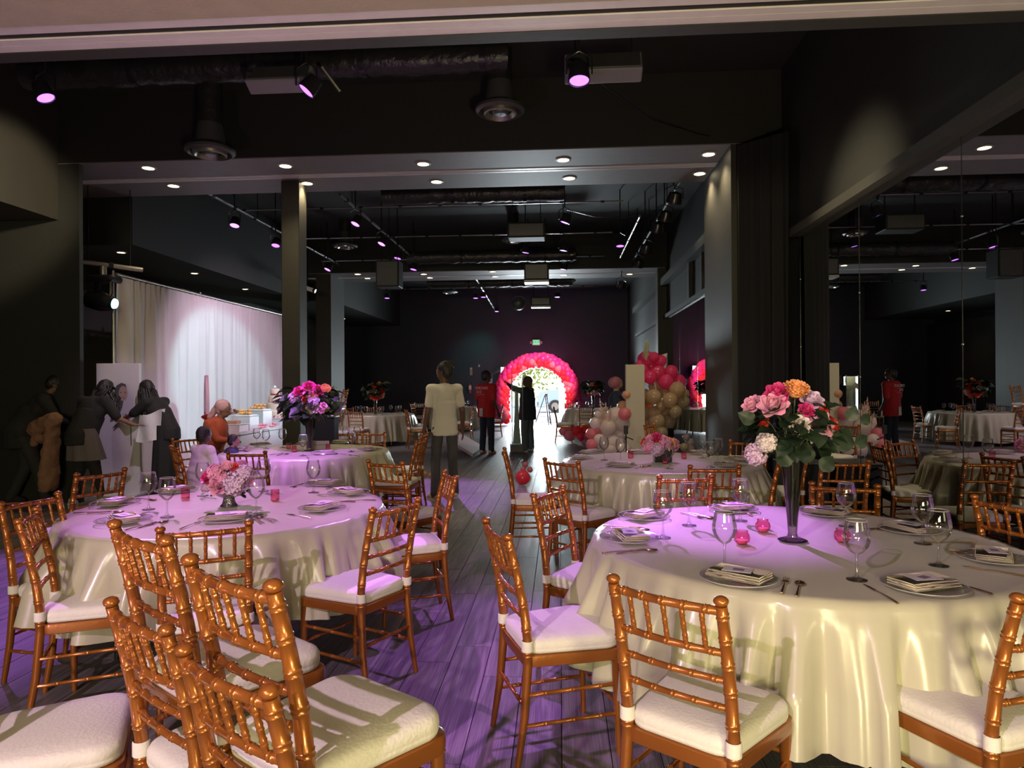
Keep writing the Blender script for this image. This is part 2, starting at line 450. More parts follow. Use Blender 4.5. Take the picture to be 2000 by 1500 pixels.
# beams
def beam(name, y0, y1, parent=None):
    b = struct(name, MB().box(-9.0, 2.7, y0, y1, ZB + 0.012, ZC), M_black)
    m = (y0 + y1) / 2
    MB().box(-8.9, 2.66, y0 + 0.005, m - 0.09, ZB, ZB + 0.012).build('soffit_board', M_soff, b, smooth=False)
    MB().box(-8.9, 2.66, m + 0.09, y1 - 0.005, ZB, ZB + 0.012).build('soffit_board', M_soff, b, smooth=False)
    MB().box(-8.9, 2.66, m - 0.075, m - 0.018, ZB - 0.008, ZB + 0.01).build('track_strip', M_track, b, smooth=False)
    MB().box(-8.9, 2.66, m + 0.018, m + 0.075, ZB - 0.008, ZB + 0.01).build('track_strip', M_track, b, smooth=False)
    return b
beam('trim_8', 8.51, 10.06)
beam('trim_9', 17.4, 18.9)
# low ceiling over the camera ending in a sliding-wall track
lowc = struct('trim_10', MB().box(-9.0, 3.0, -6, 3.60, 3.362, ZC), M_black)
MB().box(-7.0, 3.0, -6, 3.335, 3.35, 3.362).build('plaster_board', M_beige, lowc, smooth=False)
MB().box(-7.0, 3.0, 3.345, 3.41, 3.353, 3.362).build('track_strip', M_track, lowc, smooth=False)
MB().box(-7.0, 3.0, 3.465, 3.52, 3.353, 3.362).build('track_strip', M_track, lowc, smooth=False)
MB().box(-7.0, 3.0, 3.526, 3.59, 3.353, 3.362).build('track_strip', M_track, lowc, smooth=False)
MB().box(-7.0, 3.0, 3.595, 3.70, 3.35, 3.45).build('fascia_board', M_wallr, lowc, smooth=False)

# left side
struct('wall_left', MB().box(-9.3, -9.0, -6, 27.5, 0, ZC).box(-9.0, -7.5, -6, 8.5, 0, 3.68).box(-9.0, -8.7, 9.05, 27.3, 0, 3.68), M_black)
bulk = struct('trim_11', MB().box(-9.0, -6.5, 3.6, 8.505, 3.68, ZC), M_wallr)
struct('trim_12', MB().box(-8.9, -6.5, 10.06, 17.4, 3.68, ZC), M_black)
struct('trim_13', MB().box(-8.9, -6.4, 18.9, 27.3, 3.9, ZC), M_black)
struct('wall_back', MB().box(-9.0, 3.0, -6.3, -6.0, 0, ZC), M_beige)
# far wall with the doorway
DX0, DX1, DZ = -1.92, -0.03, 2.2
struct('wall_far', MB().box(-9.0, DX0, 27.3, 27.5, 0, ZC).box(DX1, 3.2, 27.3, 27.5, 0, ZC).box(DX0, DX1, 27.3, 27.5, DZ, ZC), M_farw)
struct('trim_14', MB().box(DX0 - 0.06, DX0, 27.26, 27.52, 0, DZ + 0.06).box(DX1, DX1 + 0.06, 27.26, 27.52, 0, DZ + 0.06)
       .box(DX0, DX1, 27.26, 27.52, DZ, DZ + 0.06).box(DX0, DX1, 27.26, 27.52, 0, 0.02), M_grey)
def door(name, hx, ang, sgn):
    e = empty(name, (hx, 27.24, 0), ang); e['kind'] = 'structure'
    w = 0.92
    x0, x1 = (0, w) if sgn > 0 else (-w, 0)
    MB().bbox(x0, x1, -0.045, 0, 0.01, DZ - 0.01, 0.004).build('door_leaf', M_farw, e, smooth=False)
    xb = x0 + 0.12; xe = x1 - 0.12
    MB().tube([(xb, -0.09, 1.0), (xe, -0.09, 1.0)], 0.018, 8).box(xb-0.02, xb+0.02, -0.1, -0.04, 0.96, 1.04).box(xe-0.02, xe+0.02, -0.1, -0.04, 0.96, 1.04).build('push_bar', M_alu, e)
    return e
door('door_1', DX0, R(-112), 1)
door('door_2', DX1, R(112), -1)

# ---------------------------------------------------------------- outside the doorway
yard = struct('ground_outside', MB().box(-16, 16, 27.52, 60, -0.2, -0.02), mat('pale_concrete', (0.55, 0.54, 0.5), 0.9, bump=0.2, bscale=6))
tr = empty('bushy_tree', (-2.4, 46, 0), 0, 'yellow-green bushy tree outside the open doorway, left of the sky gap', 'tree')
MT = mat('sunlit_yellow_leaves', (0.30, 0.36, 0.06), 0.6, noise=0.5, nscale=6)
MB().tube([(0,0,0),(0.1,0,1.6),(-0.1,0,3.0)], [0.16,0.12,0.07], 8).build('trunk', mat('bark', (0.12,0.09,0.06), 0.9), tr)
rt = random.Random(5)
lv = MB()
for i in range(1500):
    c = Vector((rt.gauss(0, 1.5), rt.gauss(0, 0.9), 3.2 + rt.gauss(0, 0.9)))
    a = Vector((rt.uniform(-1,1), rt.uniform(-1,1), rt.uniform(-1,1))).normalized() * 0.16
    b_ = a.cross(Vector((rt.uniform(-1,1), rt.uniform(-1,1), rt.uniform(-1,1)))).normalized() * 0.08
    lv.add([c-a, c+b_, c+a, c-b_], [(0,1,2,3)])
o = lv.build('foliage', MT, tr, smooth=False); o['kind'] = 'stuff'
t2 = dup(tr, (5.9, 46, -0.0), 1.2, 'yellow-green tree outside behind the roof of the parked pale van')
t3 = dup(tr, (-11.2, 46, 0.0), 2.2, 'bushy tree outside the doorway, mostly hidden by the left door leaf')

van = empty('parked_van', (1.35, 37.5, 0), R(0), 'pale silver-blue van parked outside the doorway in bright sun', 'van')
Mvan = mat('pale_blue_car_paint', (0.42, 0.52, 0.56), 0.3, coat=0.5, noise=0.03)
Mwin = mat('dark_car_glass', (0.16, 0.22, 0.25), 0.1)
Mtyre = mat('black_tyre', (0.03, 0.03, 0.03), 0.8)
prof = [(-2.5,0.35),(-2.5,0.95),(-2.35,1.12),(-1.55,1.22),(-0.75,1.92),(2.35,1.95),(2.5,1.2),(2.5,0.35)]
vb = MB()
for sy in (0,):
    pts = [Vector((x_, -0.9, z_)) for x_, z_ in prof] + [Vector((x_, 0.9, z_)) for x_, z_ in prof]
    n_ = len(prof)
    vb.add(pts, [tuple(range(n_))[::-1] if False else tuple(range(n_)), tuple(range(2*n_-1, n_-1, -1))] + [(i, i+n_, (i+1)%n_+n_, (i+1)%n_) for i in range(n_)])
vb.build('car_body', Mvan, van, smooth=False)
for a, b2 in (((-1.35,1.25),(-0.1,1.25)), ((0.0,1.25),(1.1,1.25)), ((1.2,1.25),(2.3,1.25))):
    x0, x1 = a[0], b2[0]
    MB().add([(x0, -0.912, 1.25), (x1, -0.912, 1.25), (x1, -0.912, 1.8), (max(x0, -0.72), -0.912, 1.8)], [(0,1,2,3)]).build('side_window', Mwin, van, smooth=False)
for xx in (-1.6, 1.6):
    Mw = Matrix.Translation((xx, -0.82, 0.34)) @ Matrix.Rotation(R(90), 4, 'X')
    w_ = MB().lathe([(0.2,-0.1),(0.34,-0.1),(0.34,0.12),(0.2,0.12)], 24, Mw).build('wheel', Mtyre, van)
    MB().lathe([(0.0,0.1),(0.2,0.1),(0.21,0.13)], 20, Mw).build('hubcap', M_alu, w_)
MB().bbox(-2.58, -2.45, -0.9, 0.9, 0.35, 0.6, 0.03).build('bumper', M_grey, van, smooth=False)
MB().box(-2.52, -2.4, -0.88, -0.6, 0.75, 0.9).build('headlight', M_white, van, smooth=False)
MB().box(-1.2, -1.0, -1.1, -0.9, 1.15, 1.32).build('wing_mirror', Mvan, van, smooth=False)

# ---------------------------------------------------------------- drapes
def drape(name, x0, y0, x1, y1, z0, z1, m, nf, amp, label, cat, seed=1, pooled=0.0):
    rr = random.Random(seed)
    L = math.hypot(x1-x0, y1-y0); tx, ty = (x1-x0)/L, (y1-y0)/L; nx, ny = -ty, tx
    ph = [(rr.uniform(0, 6.28), rr.uniform(0.6, 1.5) * nf, rr.uniform(0.3, 1)) for _ in range(6)]
    hf = [(rr.uniform(0, 6.28), rr.uniform(2.2, 3.4) * nf) for _ in range(3)]
    def fn(u, v):
        s_ = sum(w * math.sin(p + 2*math.pi*f*u) for p, f, w in ph) / 2.5
        top = math.exp(-v * 9)
        h = sum(math.sin(p + 2*math.pi*f*u) for p, f in hf) / 3
        off = amp * (s_ * (0.35 + 0.65 * min(1, v*1.6)) * (1 - top*0.7) + 0.45 * h * (0.3 + top))
        if v < 0.035: off += 0.012 * math.sin(v * 500)
        sh = 0.02 * math.sin(6.0 * u + 3 * v)
        z = z1 + (z0 - z1) * v
        return (x0 + tx * (L*u + sh*v) + nx*off, y0 + ty*(L*u + sh*v) + ny*off, z)
    return fn
wd = empty('pipe_and_drape_curtain', (-6.6, 9.82, 0), 0, 'long white sheer pipe-and-drape curtain along the left wall', 'curtain')
fn = drape('c', 0, 0, 0.05, 7.3, 0.01, 3.16, M_sheer, 17, 0.05, '', '', 4)
o = MB().grid(fn, 620, 26).build('sheer_panel', M_sheer, wd, sharp=False)
pl = MB().tube([(0.0,0,3.19),(0.05,7.3,3.19)], 0.022, 10).build('top_rail', M_alu, wd)
for yy in (-0.03, 2.45, 4.9, 7.33):
    MB().tube([(-0.03,yy,0.01),(-0.03,yy,3.24)], 0.022, 10).build('upright_pole', M_alu, wd)
    MB().box(-0.22,0.20,yy-0.2,yy+0.2,0.0,0.012).build('base_plate', M_alu, wd, smooth=False)

def black_drape(x0, y0, x1, y1, z1, label, seed):
    L = math.hypot(x1-x0, y1-y0)
    fn = drape('b', x0, y0, x1, y1, 0.01, z1, M_blackdrape, max(3, L*2.2), 0.05, '', '', seed)
    o = MB().grid(fn, int(L*70)+20, 6).build('black_curtain', M_blackdrape, None, sharp=False)
    return tag(o, label, 'curtain')
black_drape(2.60, 7.95, 2.14, 8.38, 4.35, 'black velour curtain hanging between the mirror and the right pier', 11)
black_drape(-7.35, 3.2, -7.35, 8.2, 3.6, 'black curtain hanging in the recess at the far left edge', 12)
black_drape(-6.5, 17.35, -6.52, 14.9+2.3, 3.5, 'narrow black curtain seen just right of the free-standing column', 13)

# ---------------------------------------------------------------- ceiling fittings
def downlight(px, py, z, label=None, r=0.075, grp=None, e=6, real=True):
    p = at_z(px, py, z)
    t = empty('recessed_downlight', (p.x, p.y, z), 0, label, 'light', grp)
    MB().lathe([(r*1.35, 0.0), (r*1.35, -0.008), (r*1.0, -0.014), (r*0.98, 0.0)], 24).build('trim_ring', M_trimring, t)
    MB().lathe([(0.0, -0.006), (r*0.98, -0.006), (r*0.98, -0.002)], 24).build('lit_lens', M_lamp, t)
    if real:
        light('SPOT', 'downlight_beam', (p.x, p.y, z - 0.03), e, (1.0, 0.80, 0.48), target=(p.x, p.y, 0), spot_size=R(115), spot_blend=0.9, shadow_soft_size=0.06)
    return t
near_row = ((292,327),(560,323),(829,319),(1103,311),(1387,300))
far_row = ((341,362),(602,357),(855,354),(1115,347),(1369,338))
ordn = ('first','second','third','fourth','fifth')
for i, (a, b) in enumerate(near_row): downlight(a, b, ZB, 'warm recessed downlight in the front row of the wide grey beam, %s from the left' % ordn[i], e=95 if i in (1,4) else 30)
for i, (a, b) in enumerate(far_row): downlight(a, b, ZB, 'warm recessed downlight in the rear row of the wide grey beam, %s from the left' % ordn[i], e=95 if i in (1,4) else 30)
for i_, (a, b) in enumerate(((700,535),(719,543),(829,535),(841,542),(963,530),(968,540),(1103,537),(1231,535))):
    downlight(a, b, ZB, 'small warm downlight in the distant second beam, %s from the left' % ('first','second','third','fourth','fifth','sixth','seventh','eighth')[i_], grp='downlights of the second beam', e=9, real=(a in (700, 841, 968, 1231)))
for i, (a, b) in enumerate(((238,492),(381,533),(480,564))):
    downlight(a, b, 3.68, 'warm downlight in the black soffit above the white drape, %s from the left' % ordn[i], r=0.06, e=26)
downlight(671, 622, 3.9, 'lone warm downlight low in the far left corner', r=0.07, e=30)
light('SPOT', 'downlight_beam', (-7.2, 16.0, 3.6), 26, (1.0, 0.8, 0.48), target=(-7.2, 16.0, 0), spot_size=R(115), spot_blend=0.9, shadow_soft_size=0.06)
light('SPOT', 'downlight_beam', (2.3, 12.6, 4.6), 22, (0.95, 0.9, 0.7), target=(2.7, 12.6, 3.0), spot_size=R(110), spot_blend=0.9, shadow_soft_size=0.06)

def vent(px, py, z, label, r=0.27):
    p = at_z(px, py, z)
    t = empty('round_ceiling_vent', (p.x, p.y, z), 0, label, 'vent')
    MB().lathe([(r*0.5, 0.32), (r*0.6, 0.1), (r, 0.03), (r, 0.0), (r*0.86, -0.025), (r*0.82, 0.0), (r*0.8, 0.04)], 36).build('outer_cone', M_grille, t)
    MB().lathe([(r*0.70, 0.02), (r*0.66, -0.035), (r*0.60, -0.045), (r*0.48, 0.0)], 36).build('middle_cone', M_alu, t)
    MB().lathe([(r*0.34, 0.0), (r*0.30, -0.03), (r*0.24, -0.04), (0.0, -0.03)], 30).build('inner_cone', M_grille, t)
    if z < ZC - 0.4: MB().tube([(0,0,0.2),(0,0,ZC-z)], r*0.5, 16).build('duct_neck', M_foil, t)
    return t
vent(980, 217, 4.6, 'round ceiling vent with bright rings above the wide beam, centre', 0.28)
vent(413, 297, 4.25, 'dark round ceiling vent hanging above the left downlights', 0.28)
vent(676, 481, 4.7, 'round vent behind the beam, just right of the column', 0.28)
vent(1004, 470, 4.7, 'round vent behind the beam, near the centre of the hall', 0.25)
vent(880, 571, 4.75, 'small distant round vent left of the hanging globe', 0.28)
vent(1107, 549, 4.7, 'flat pale round vent under the distant beam', 0.3)
vent(1042, 614, 4.75, 'small distant pale vent above the exit sign', 0.3)

def par(px, py, z, label, m=None, tilt=(0, 0), grp=None, r=0.085, d=None, rod=None):
    p = at_z(px, py, z)
    t = empty('stage_light', (p.x, p.y, z), 0, label, 'stage light', grp)
    Mr = Matrix.Rotation(R(tilt[0]), 4, 'X') @ Matrix.Rotation(R(tilt[1]), 4, 'Y')
    MB().lathe([(0.02, 0.16), (r*0.8, 0.14), (r, 0.02), (r, -0.01), (r*0.9, -0.012), (r*0.88, 0.0)], 18, Mr).build('housing', M_pipe, t)
    MB().lathe([(0.0, -0.004), (r*0.86, -0.004), (r*0.88, 0.004)], 18, Mr).build('lit_lens', m or M_led, t)
    MB().tube([(-r*1.15,0,0.05),(-r*1.15,0,0.2),(0,0,0.26),(r*1.15,0,0.2),(r*1.15,0,0.05)], 0.008, 6).build('yoke', M_pipe, t)
    MB().tube([(0,0,0.26),(0,0,(rod or ZC+0.02) - z)], 0.012, 6).build('clamp', M_pipe, t)
    return t
par(92,190,4.25,'purple stage light at the upper far left, under the ceiling', tilt=(0,-25), rod=ZC)
par(602,176,4.25,'thin-slit purple stage light beside the grey panel, upper centre left', tilt=(-15,35), rod=ZC)
par(1135,156,4.25,'bright purple stage light below the right speaker panel', M_led, (-10,0), r=0.10, rod=ZC)
par(460,440,4.25,'magenta stage light left of the column behind the beam', M_ledm, (-20,0))
par(696,437,4.25,'magenta stage light hanging at the top of the long lighting bar', M_ledm, (-20,20))
par(747,476,4.25,'magenta stage light, second along the long lighting bar', M_ledm, (-20,20))
par(778,504,4.25,'purple stage light, third along the long lighting bar', None, (-10,10))
par(809,526,4.2,'purple stage light at the far end of the long lighting bar', None, (-10,10))
par(641,526,4.2,'magenta stage light just right of the column, low', M_ledm, (-20,20))
par(540,479,4.2,'purple stage light half hidden at the left of the column', None, (-20,0))
par(1105,434,4.25,'purple stage light right of centre, topmost of the centre row', None, (0,20))
par(1102,489,4.25,'purple stage light right of centre, second of the centre row', None, (0,10))
par(1028,493,4.3,'purple stage light under the black hanging loudspeaker', None, (0,10))
par(1102,526,4.2,'magenta stage light in front of the distant beam, right of centre', M_ledm, (0,10))
for a, b in ((930,582),(945,580),(757,582),(971,608),(1090,580),(1213,480)):
    par(a, b, 4.2, 'tiny blue-violet stage light in the far bay', None, (-8,0), grp='far bay stage lights')

def bar(p0, p1, r, label, m=M_pipe, name='lighting_bar', cat='pipe', hang=(), n=8):
    t = empty(name, p0, 0, label, cat)
    q = Vector(p1) - Vector(p0)
    MB().tube([(0,0,0), q], r, n).build('pipe', m, t)
    for k in hang:
        h = q * k
        MB().tube([h, (h.x, h.y, ZC + 0.02 - p0[2])], 0.008, 6).build('hanger_rod', M_pipe, t)
    for i in range(int(q.length / 0.7)):
        h = q * ((i + 0.5) / max(1, int(q.length / 0.7)))
        MB().tube([h - q.normalized()*0.03, h + q.normalized()*0.03], r*1.5, n).build('pipe_clamp', M_pipe, t)
    return t
M_barl = mat('worn_steel_bar', (0.33, 0.33, 0.34), 0.28, metal=0.8)
bar((-3.53,10.9,4.6),(-3.53,17.3,4.6),0.026,'long straight lighting bar with purple lamps left of centre',M_barl,hang=(0.1,0.5,0.9))
bar((-5.6,10.4,4.6),(-5.6,17.2,4.6),0.024,'lighting bar above the white drape, left of the column',M_barl,hang=(0.3,0.8))
bar((1.86,10.6,4.6),(1.86,17.3,4.6),0.026,'lighting bar crowded with dark fixtures at the right',M_barl,hang=(0.2,0.55))
bar((1.45,12.4,4.5),(1.45,16.4,4.5),0.022,'short second bar beside the crowded right lighting bar',M_barl,hang=(0.5,))
bar((-2.4,19.4,4.6),(-2.4,25.6,4.3),0.03,'thin bar sloping to a point in the far bay',M_barl,hang=(0.15,))
p_ = at_z(632,130,4.6); q_ = at_z(667,178,4.4)
bar(tuple(p_),(q_.x,q_.y,4.4),0.018,'short bright diagonal rod beside the grey ceiling panel',M_alu)
def duct(x0, x1, y, z, r, label, m=M_foil):
    t = empty('air_duct', (x0, y, z), 0, label, 'duct')
    rr = random.Random(int(y*10)); n = int((x1-x0)/0.08)
    MB().tube([(i*(x1-x0)/n, 0.01*rr.uniform(-1,1), 0.012*rr.uniform(-1,1)) for i in range(n+1)], [r*(1+rr.uniform(-0.05,0.05)) for _ in range(n+1)], 18).build('duct_tube', m, t)
    for k in range(1, int((x1-x0)/1.3)+1):
        MB().tube([(k*1.3-0.03,0,0),(k*1.3+0.03,0,0)], r*1.08, 18).build('duct_band', M_pipe, t)
    return t
duct(-6.0, -0.55, 7.35, 5.02, 0.15, 'foil-wrapped black duct across the ceiling in front of the wide beam')
duct(-3.2, 0.1, 12.3, 4.95, 0.16, 'foil-wrapped duct just behind the wide beam')
duct(-3.6, 0.4, 16.2, 4.55, 0.15, 'crinkled duct across the middle of the hall ceiling')
duct(-4.0, 0.4, 20.6, 4.6, 0.16, 'distant crinkled duct behind the second beam')
for (y, z, lb) in ((11.8,4.62,'nearest'),(14.2,4.62,'second'),(16.7,4.6,'third'),(21.8,4.6,'most distant')):
    bar((-5.9,y,z),(1.1,y,z),0.013,'thin black cross pipe under the ceiling, %s of the four' % lb,M_barl,n=6)

def sloped_panel(px0,py0,px1,py1,z,hgt,label,name='ceiling_speaker'):
    a = at_z(px0,py1,z); b = at_z(px1,py1,z)
    t = empty(name,(a.x,a.y,z),0,label,'speaker')
    w = (b-a).length
    Mx = Matrix.Rotation(R(-28),4,'X')
    MB().bbox(0,w,0,0.16,0,hgt,0.01,Mx).build('cabinet',M_grey if name!='x' else M_black,t,smooth=False)
    MB().bbox(0.02,w-0.02,-0.012,0.0,0.02,hgt-0.02,0.004,Mx).build('grille',M_grille,t,smooth=False)
    MB().box(0.01,0.06,-0.03,0.0,hgt*0.4,hgt*0.62,Mx).build('badge',M_wallr,t,smooth=False)
    for xx in (0.1,w-0.1): MB().tube([(xx,0.08,hgt*0.8),(xx,0.08,ZC+0.02-z)],0.01,6).build('hanger_rod',M_pipe,t)
    return t
sloped_panel(1107,95,1258,138,4.45,0.24,'grey loudspeaker panel hung at the top right of centre')
sloped_panel(480,118,610,158,4.4,0.20,'dim dark grey loudspeaker panel at the upper left')
def hung_box(px0,px1,py0,py1,d,label,m=M_black,lip=None):
    a = at_d(px0,py1,d); b = at_d(px1,py0,d)
    t = empty('hanging_loudspeaker',(a.x,a.y,a.z),0,label,'speaker')
    w = b.x-a.x; h = b.z-a.z
    MB().bbox(0,w,0,0.4,0,h,0.015).build('cabinet',m,t,smooth=False)
    MB().bbox(0.03,w-0.03,-0.012,0,0.03,h-0.03,0.004).build('grille',M_grille,t,smooth=False)
    if lip: MB().box(0,w,0.0,0.4,-0.05,-0.001).build('base_lip',M_white,t,smooth=False)
    for xx in (0.08,w-0.08): MB().tube([(xx,0.2,h),(xx,0.2,ZC+0.02-a.z)],0.01,6).build('hanger_rod',M_pipe,t)
hung_box(735,781,508,560,14.5,'large black loudspeaker hanging left of centre before the second beam')
hung_box(1025,1073,514,547,15.5,'black loudspeaker with a pale lower edge hanging at the centre',lip=True)
hung_box(993,1066,434,464,12.2,'boxy black loudspeaker in the middle of the ceiling')
hung_box(1038,1076,580,597,21.5,'small far loudspeaker with a bright lower edge over the exit',lip=True)
# dark fixtures crowding the right bar
for (a,b,z,k) in ((1318,395,4.25,'highest'),(1300,430,4.2,'second'),(1284,452,4.15,'third'),(1262,492,4.1,'fourth'),(1247,520,4.05,'fifth'),(1215,560,4.0,'lowest')):
    t = par(a,b,z,'unlit black stage light on the right bar, %s in the picture' % k,M_grille,(25,10),r=0.12)
t = empty('mirror_ball', tuple(at_d(1014,592,21)),0,'dark hanging globe in the far bay above the exit','ball')
MB().ball((0,0,0),0.22,16,12).build('globe',M_grille,t); MB().tube([(0,0,0.2),(0,0,1.4)],0.008,6).build('cord',M_pipe,t)
# loose cables
def cable(pts, r, label, m=None):
    t = MB().tube(pts, r, 6).build('cable', m or M_pipe, None)
    return tag(t, label, 'cable')
cp = [at_z(1160,150,4.6), at_z(1280,235,4.5), at_z(1370,262,4.5), at_z(1425,272,4.55)]
cable(cp,0.006,'thin drooping cable from the right loudspeaker panel to the pier')
cp = [at_d(1110,410,12.5), at_d(1165,424,12.5), at_d(1230,424,12.5), at_d(1290,408,12.5)]
cable(cp,0.006,'thin drooping cable behind the beam at the right')
# security camera on left wall
t = empty('security_camera', tuple(at_d(601,563,16.2)),0,'pink-and-black security camera right of the column','camera')
MB().bbox(-0.05,0.16,-0.05,0.05,-0.05,0.05,0.01,Matrix.Rotation(R(20),4,'Y')).build('housing',M_white,t,smooth=False)
MB().tube([(0.13,0,-0.04),(0.2,0,-0.07)],0.05,12).build('lens_hood',M_pipe,t)
MB().tube([(-0.02,0,0),(-0.12,0.25,0.1),(-0.6,0.3,0.1)],0.02,8).build('bracket',M_pipe,t)

# moving-head lamp by the drape
p_ = at_d(205,566,9.9)
t = empty('moving_head_lamp',(p_.x,p_.y,p_.z),0,'black moving-head spotlight with a cyan lens beside the top of the white drape','stage light')
MB().bbox(-0.20,0.20,-0.14,0.14,0.10,0.20,0.03).build('base_box',M_pipe,t,smooth=False)
MB().tube([(-0.1,0,0.10),(-0.12,0,-0.05),(-0.08,0,-0.16)],0.035,8).tube([(0.1,0,0.10),(0.10,0,-0.05),(0.06,0,-0.14)],0.03,8).build('yoke',M_pipe,t)
MB().lathe([(0.03,-0.24),(0.12,-0.2),(0.14,0),(0.11,0.12),(0.085,0.2)],20,Matrix.Translation((-0.04,0,-0.17))@Matrix.Rotation(R(100),4,'Y')).build('lamp_head',M_pipe,t)
MB().lathe([(0,0.0),(0.07,0.0),(0.075,-0.02)],20,Matrix.Translation((0.165,0,-0.205))@Matrix.Rotation(R(100),4,'Y')).build('lit_lens',M_cyan,t)
MB().tube([(-0.02,0,0.2),(-0.02,0,0.34)],0.05,10).build('clamp',M_alu,t)
bar((p_.x-0.32,p_.y-0.1,p_.z+0.40),(p_.x+0.36,p_.y+0.35,p_.z+0.34),0.035,'short gold-lit truss pipe holding the moving-head lamp',M_alu,hang=(0.15,0.8))

# exit sign, extinguisher and small plates on the far wall
p_ = at_d(1047.5,668.5,27.15)
t = empty('exit_sign',(p_.x,27.28,p_.z),0,'green-lit EXIT sign with two pink-lit emergency lamp heads above the arch','sign')
MB().bbox(-0.16,0.16,-0.06,0,-0.11,0.11,0.008).build('sign_box',M_white,t,smooth=False)
def text_obj(name, txt, size, m, parent, M, depth=0.003, align='CENTER', label=None):
    cu = bpy.data.curves.new(name,'FONT'); cu.body = txt; cu.size = size; cu.extrude = depth; cu.align_x = align; cu.align_y = 'CENTER'
    cu.resolution_u = 2
    tmp = bpy.data.objects.new('t',cu); C.objects.link(tmp)
    dg = bpy.context.evaluated_depsgraph_get()
    me = bpy.data.meshes.new_from_object(tmp.evaluated_get(dg)); bpy.data.objects.remove(tmp)
    me.transform(M); me.materials.clear(); me.materials.append(m); me.name = name
    return inst(name, me, parent, None, label)
MXZ = Matrix.Rotation(R(90),4,'X')
MB().box(-0.13,0.13,-0.064,-0.06,-0.085,0.095).build('lit_face',mat('lit_pale_green_face',(0.4,0.9,0.6),0.5,emit=(0.16,0.8,0.4),estr=0.9),t,smooth=False)
text_obj('exit_lettering','EXIT',0.15,mat('dark_green_letter',(0.0,0.12,0.04),0.5),t,Matrix.Translation((0,-0.066,0.005))@MXZ)
for sx in (-1,1):
    MB().bbox(sx*0.20-0.045,sx*0.20+0.045,-0.09,-0.01,-0.05,0.05,0.012).build('lamp_head',mat('pink_lit_plastic',(0.7,0.42,0.52),0.5),t,smooth=False)
def wall_item(px,py,d,w,h,name,label,cat,m,extra=None):
    p = at_d(px,py,d)
    t = empty(name,(p.x,27.29,p.z),0,label,cat)
    return t
p_ = at_d(918,725,27.1)
t = empty('wall_notice',(p_.x,27.29,p_.z),0,'narrow pinkish vertical notice on the far wall above the extinguisher','notice')
MB().bbox(-0.05,0.05,-0.02,0,-0.16,0.16,0.004).build('plate',mat('pink_notice',(0.5,0.3,0.27),0.6),t,smooth=False)
MB().box(-0.03,0.03,-0.023,-0.02,0.09,0.13).build('printed_mark',M_white,t,smooth=False)
p_ = at_d(934,714,27.1)
t = empty('wall_switch',(p_.x,27.29,p_.z),0,'small white square switch plate high on the far wall','switch')
MB().bbox(-0.03,0.03,-0.015,0,-0.045,0.045,0.004).build('plate',M_white,t,smooth=False)
MB().box(-0.01,0.01,-0.02,-0.015,-0.015,0.015).build('toggle',M_grey,t,smooth=False)
p_ = at_d(916,758,27.1)
t = empty('fire_extinguisher',(p_.x,27.22,p_.z-0.2),0,'fire extinguisher with a pale tag hanging on the far wall left of the red-shirted man','extinguisher')
MB().lathe([(0,0),(0.06,0.0),(0.065,0.02),(0.065,0.3),(0.03,0.36),(0.02,0.4)],18).build('cylinder',mat('extinguisher_red',(0.35,0.1,0.08),0.35),t)
MB().box(-0.015,0.08,-0.015,0.015,0.38,0.42).build('handle',M_pipe,t,smooth=False)
MB().box(-0.04,0.06,-0.075,-0.07,0.14,0.30).build('label_plate',M_white,t,smooth=False)
MB().tube([(0.05,0,0.38),(0.1,0,0.3),(0.09,0,0.1)],0.01,6).build('hose',M_pipe,t)
# ---------------------------------------------------------------- chiavari chairs
def bamboo(pts, r, rings, n=10):
    """tube along pts with raised double rings at arc fractions"""
    pts = [Vector(p) for p in pts]
    L = [0]
    for a, b in zip(pts[:-1], pts[1:]): L.append(L[-1] + (b-a).length)
    T = L[-1]
    def pos(s):
        for i in range(len(pts)-1):
            if s <= L[i+1] or i == len(pts)-2:
                k = (s - L[i]) / max(1e-9, L[i+1]-L[i]); return pts[i].lerp(pts[i+1], min(1, max(0, k)))
    st = {0.0: None, T: None}
    for i, l_ in enumerate(L): st[l_] = None
    ss = []
    for s_ in st: ss.append((s_, 0))
    w = 0.0038
    for f in rings:
        c = f * T
        for dlt, k in ((-2.4*w,0),(-1.6*w,1),(-0.6*w,0.25),(0.6*w,0.25),(1.6*w,1),(2.4*w,0)): ss.append((c+dlt, k))
    ss = sorted(x for x in ss if 0 <= x[0] <= T)
    P = []; RR = []
    for s_, k in ss:
        P.append(pos(s_))
        f = s_/T
        base = r(f) if callable(r) else r
        RR.append(base + k * min(0.0024, base*0.20))
    return MB().tube(P, RR, n)

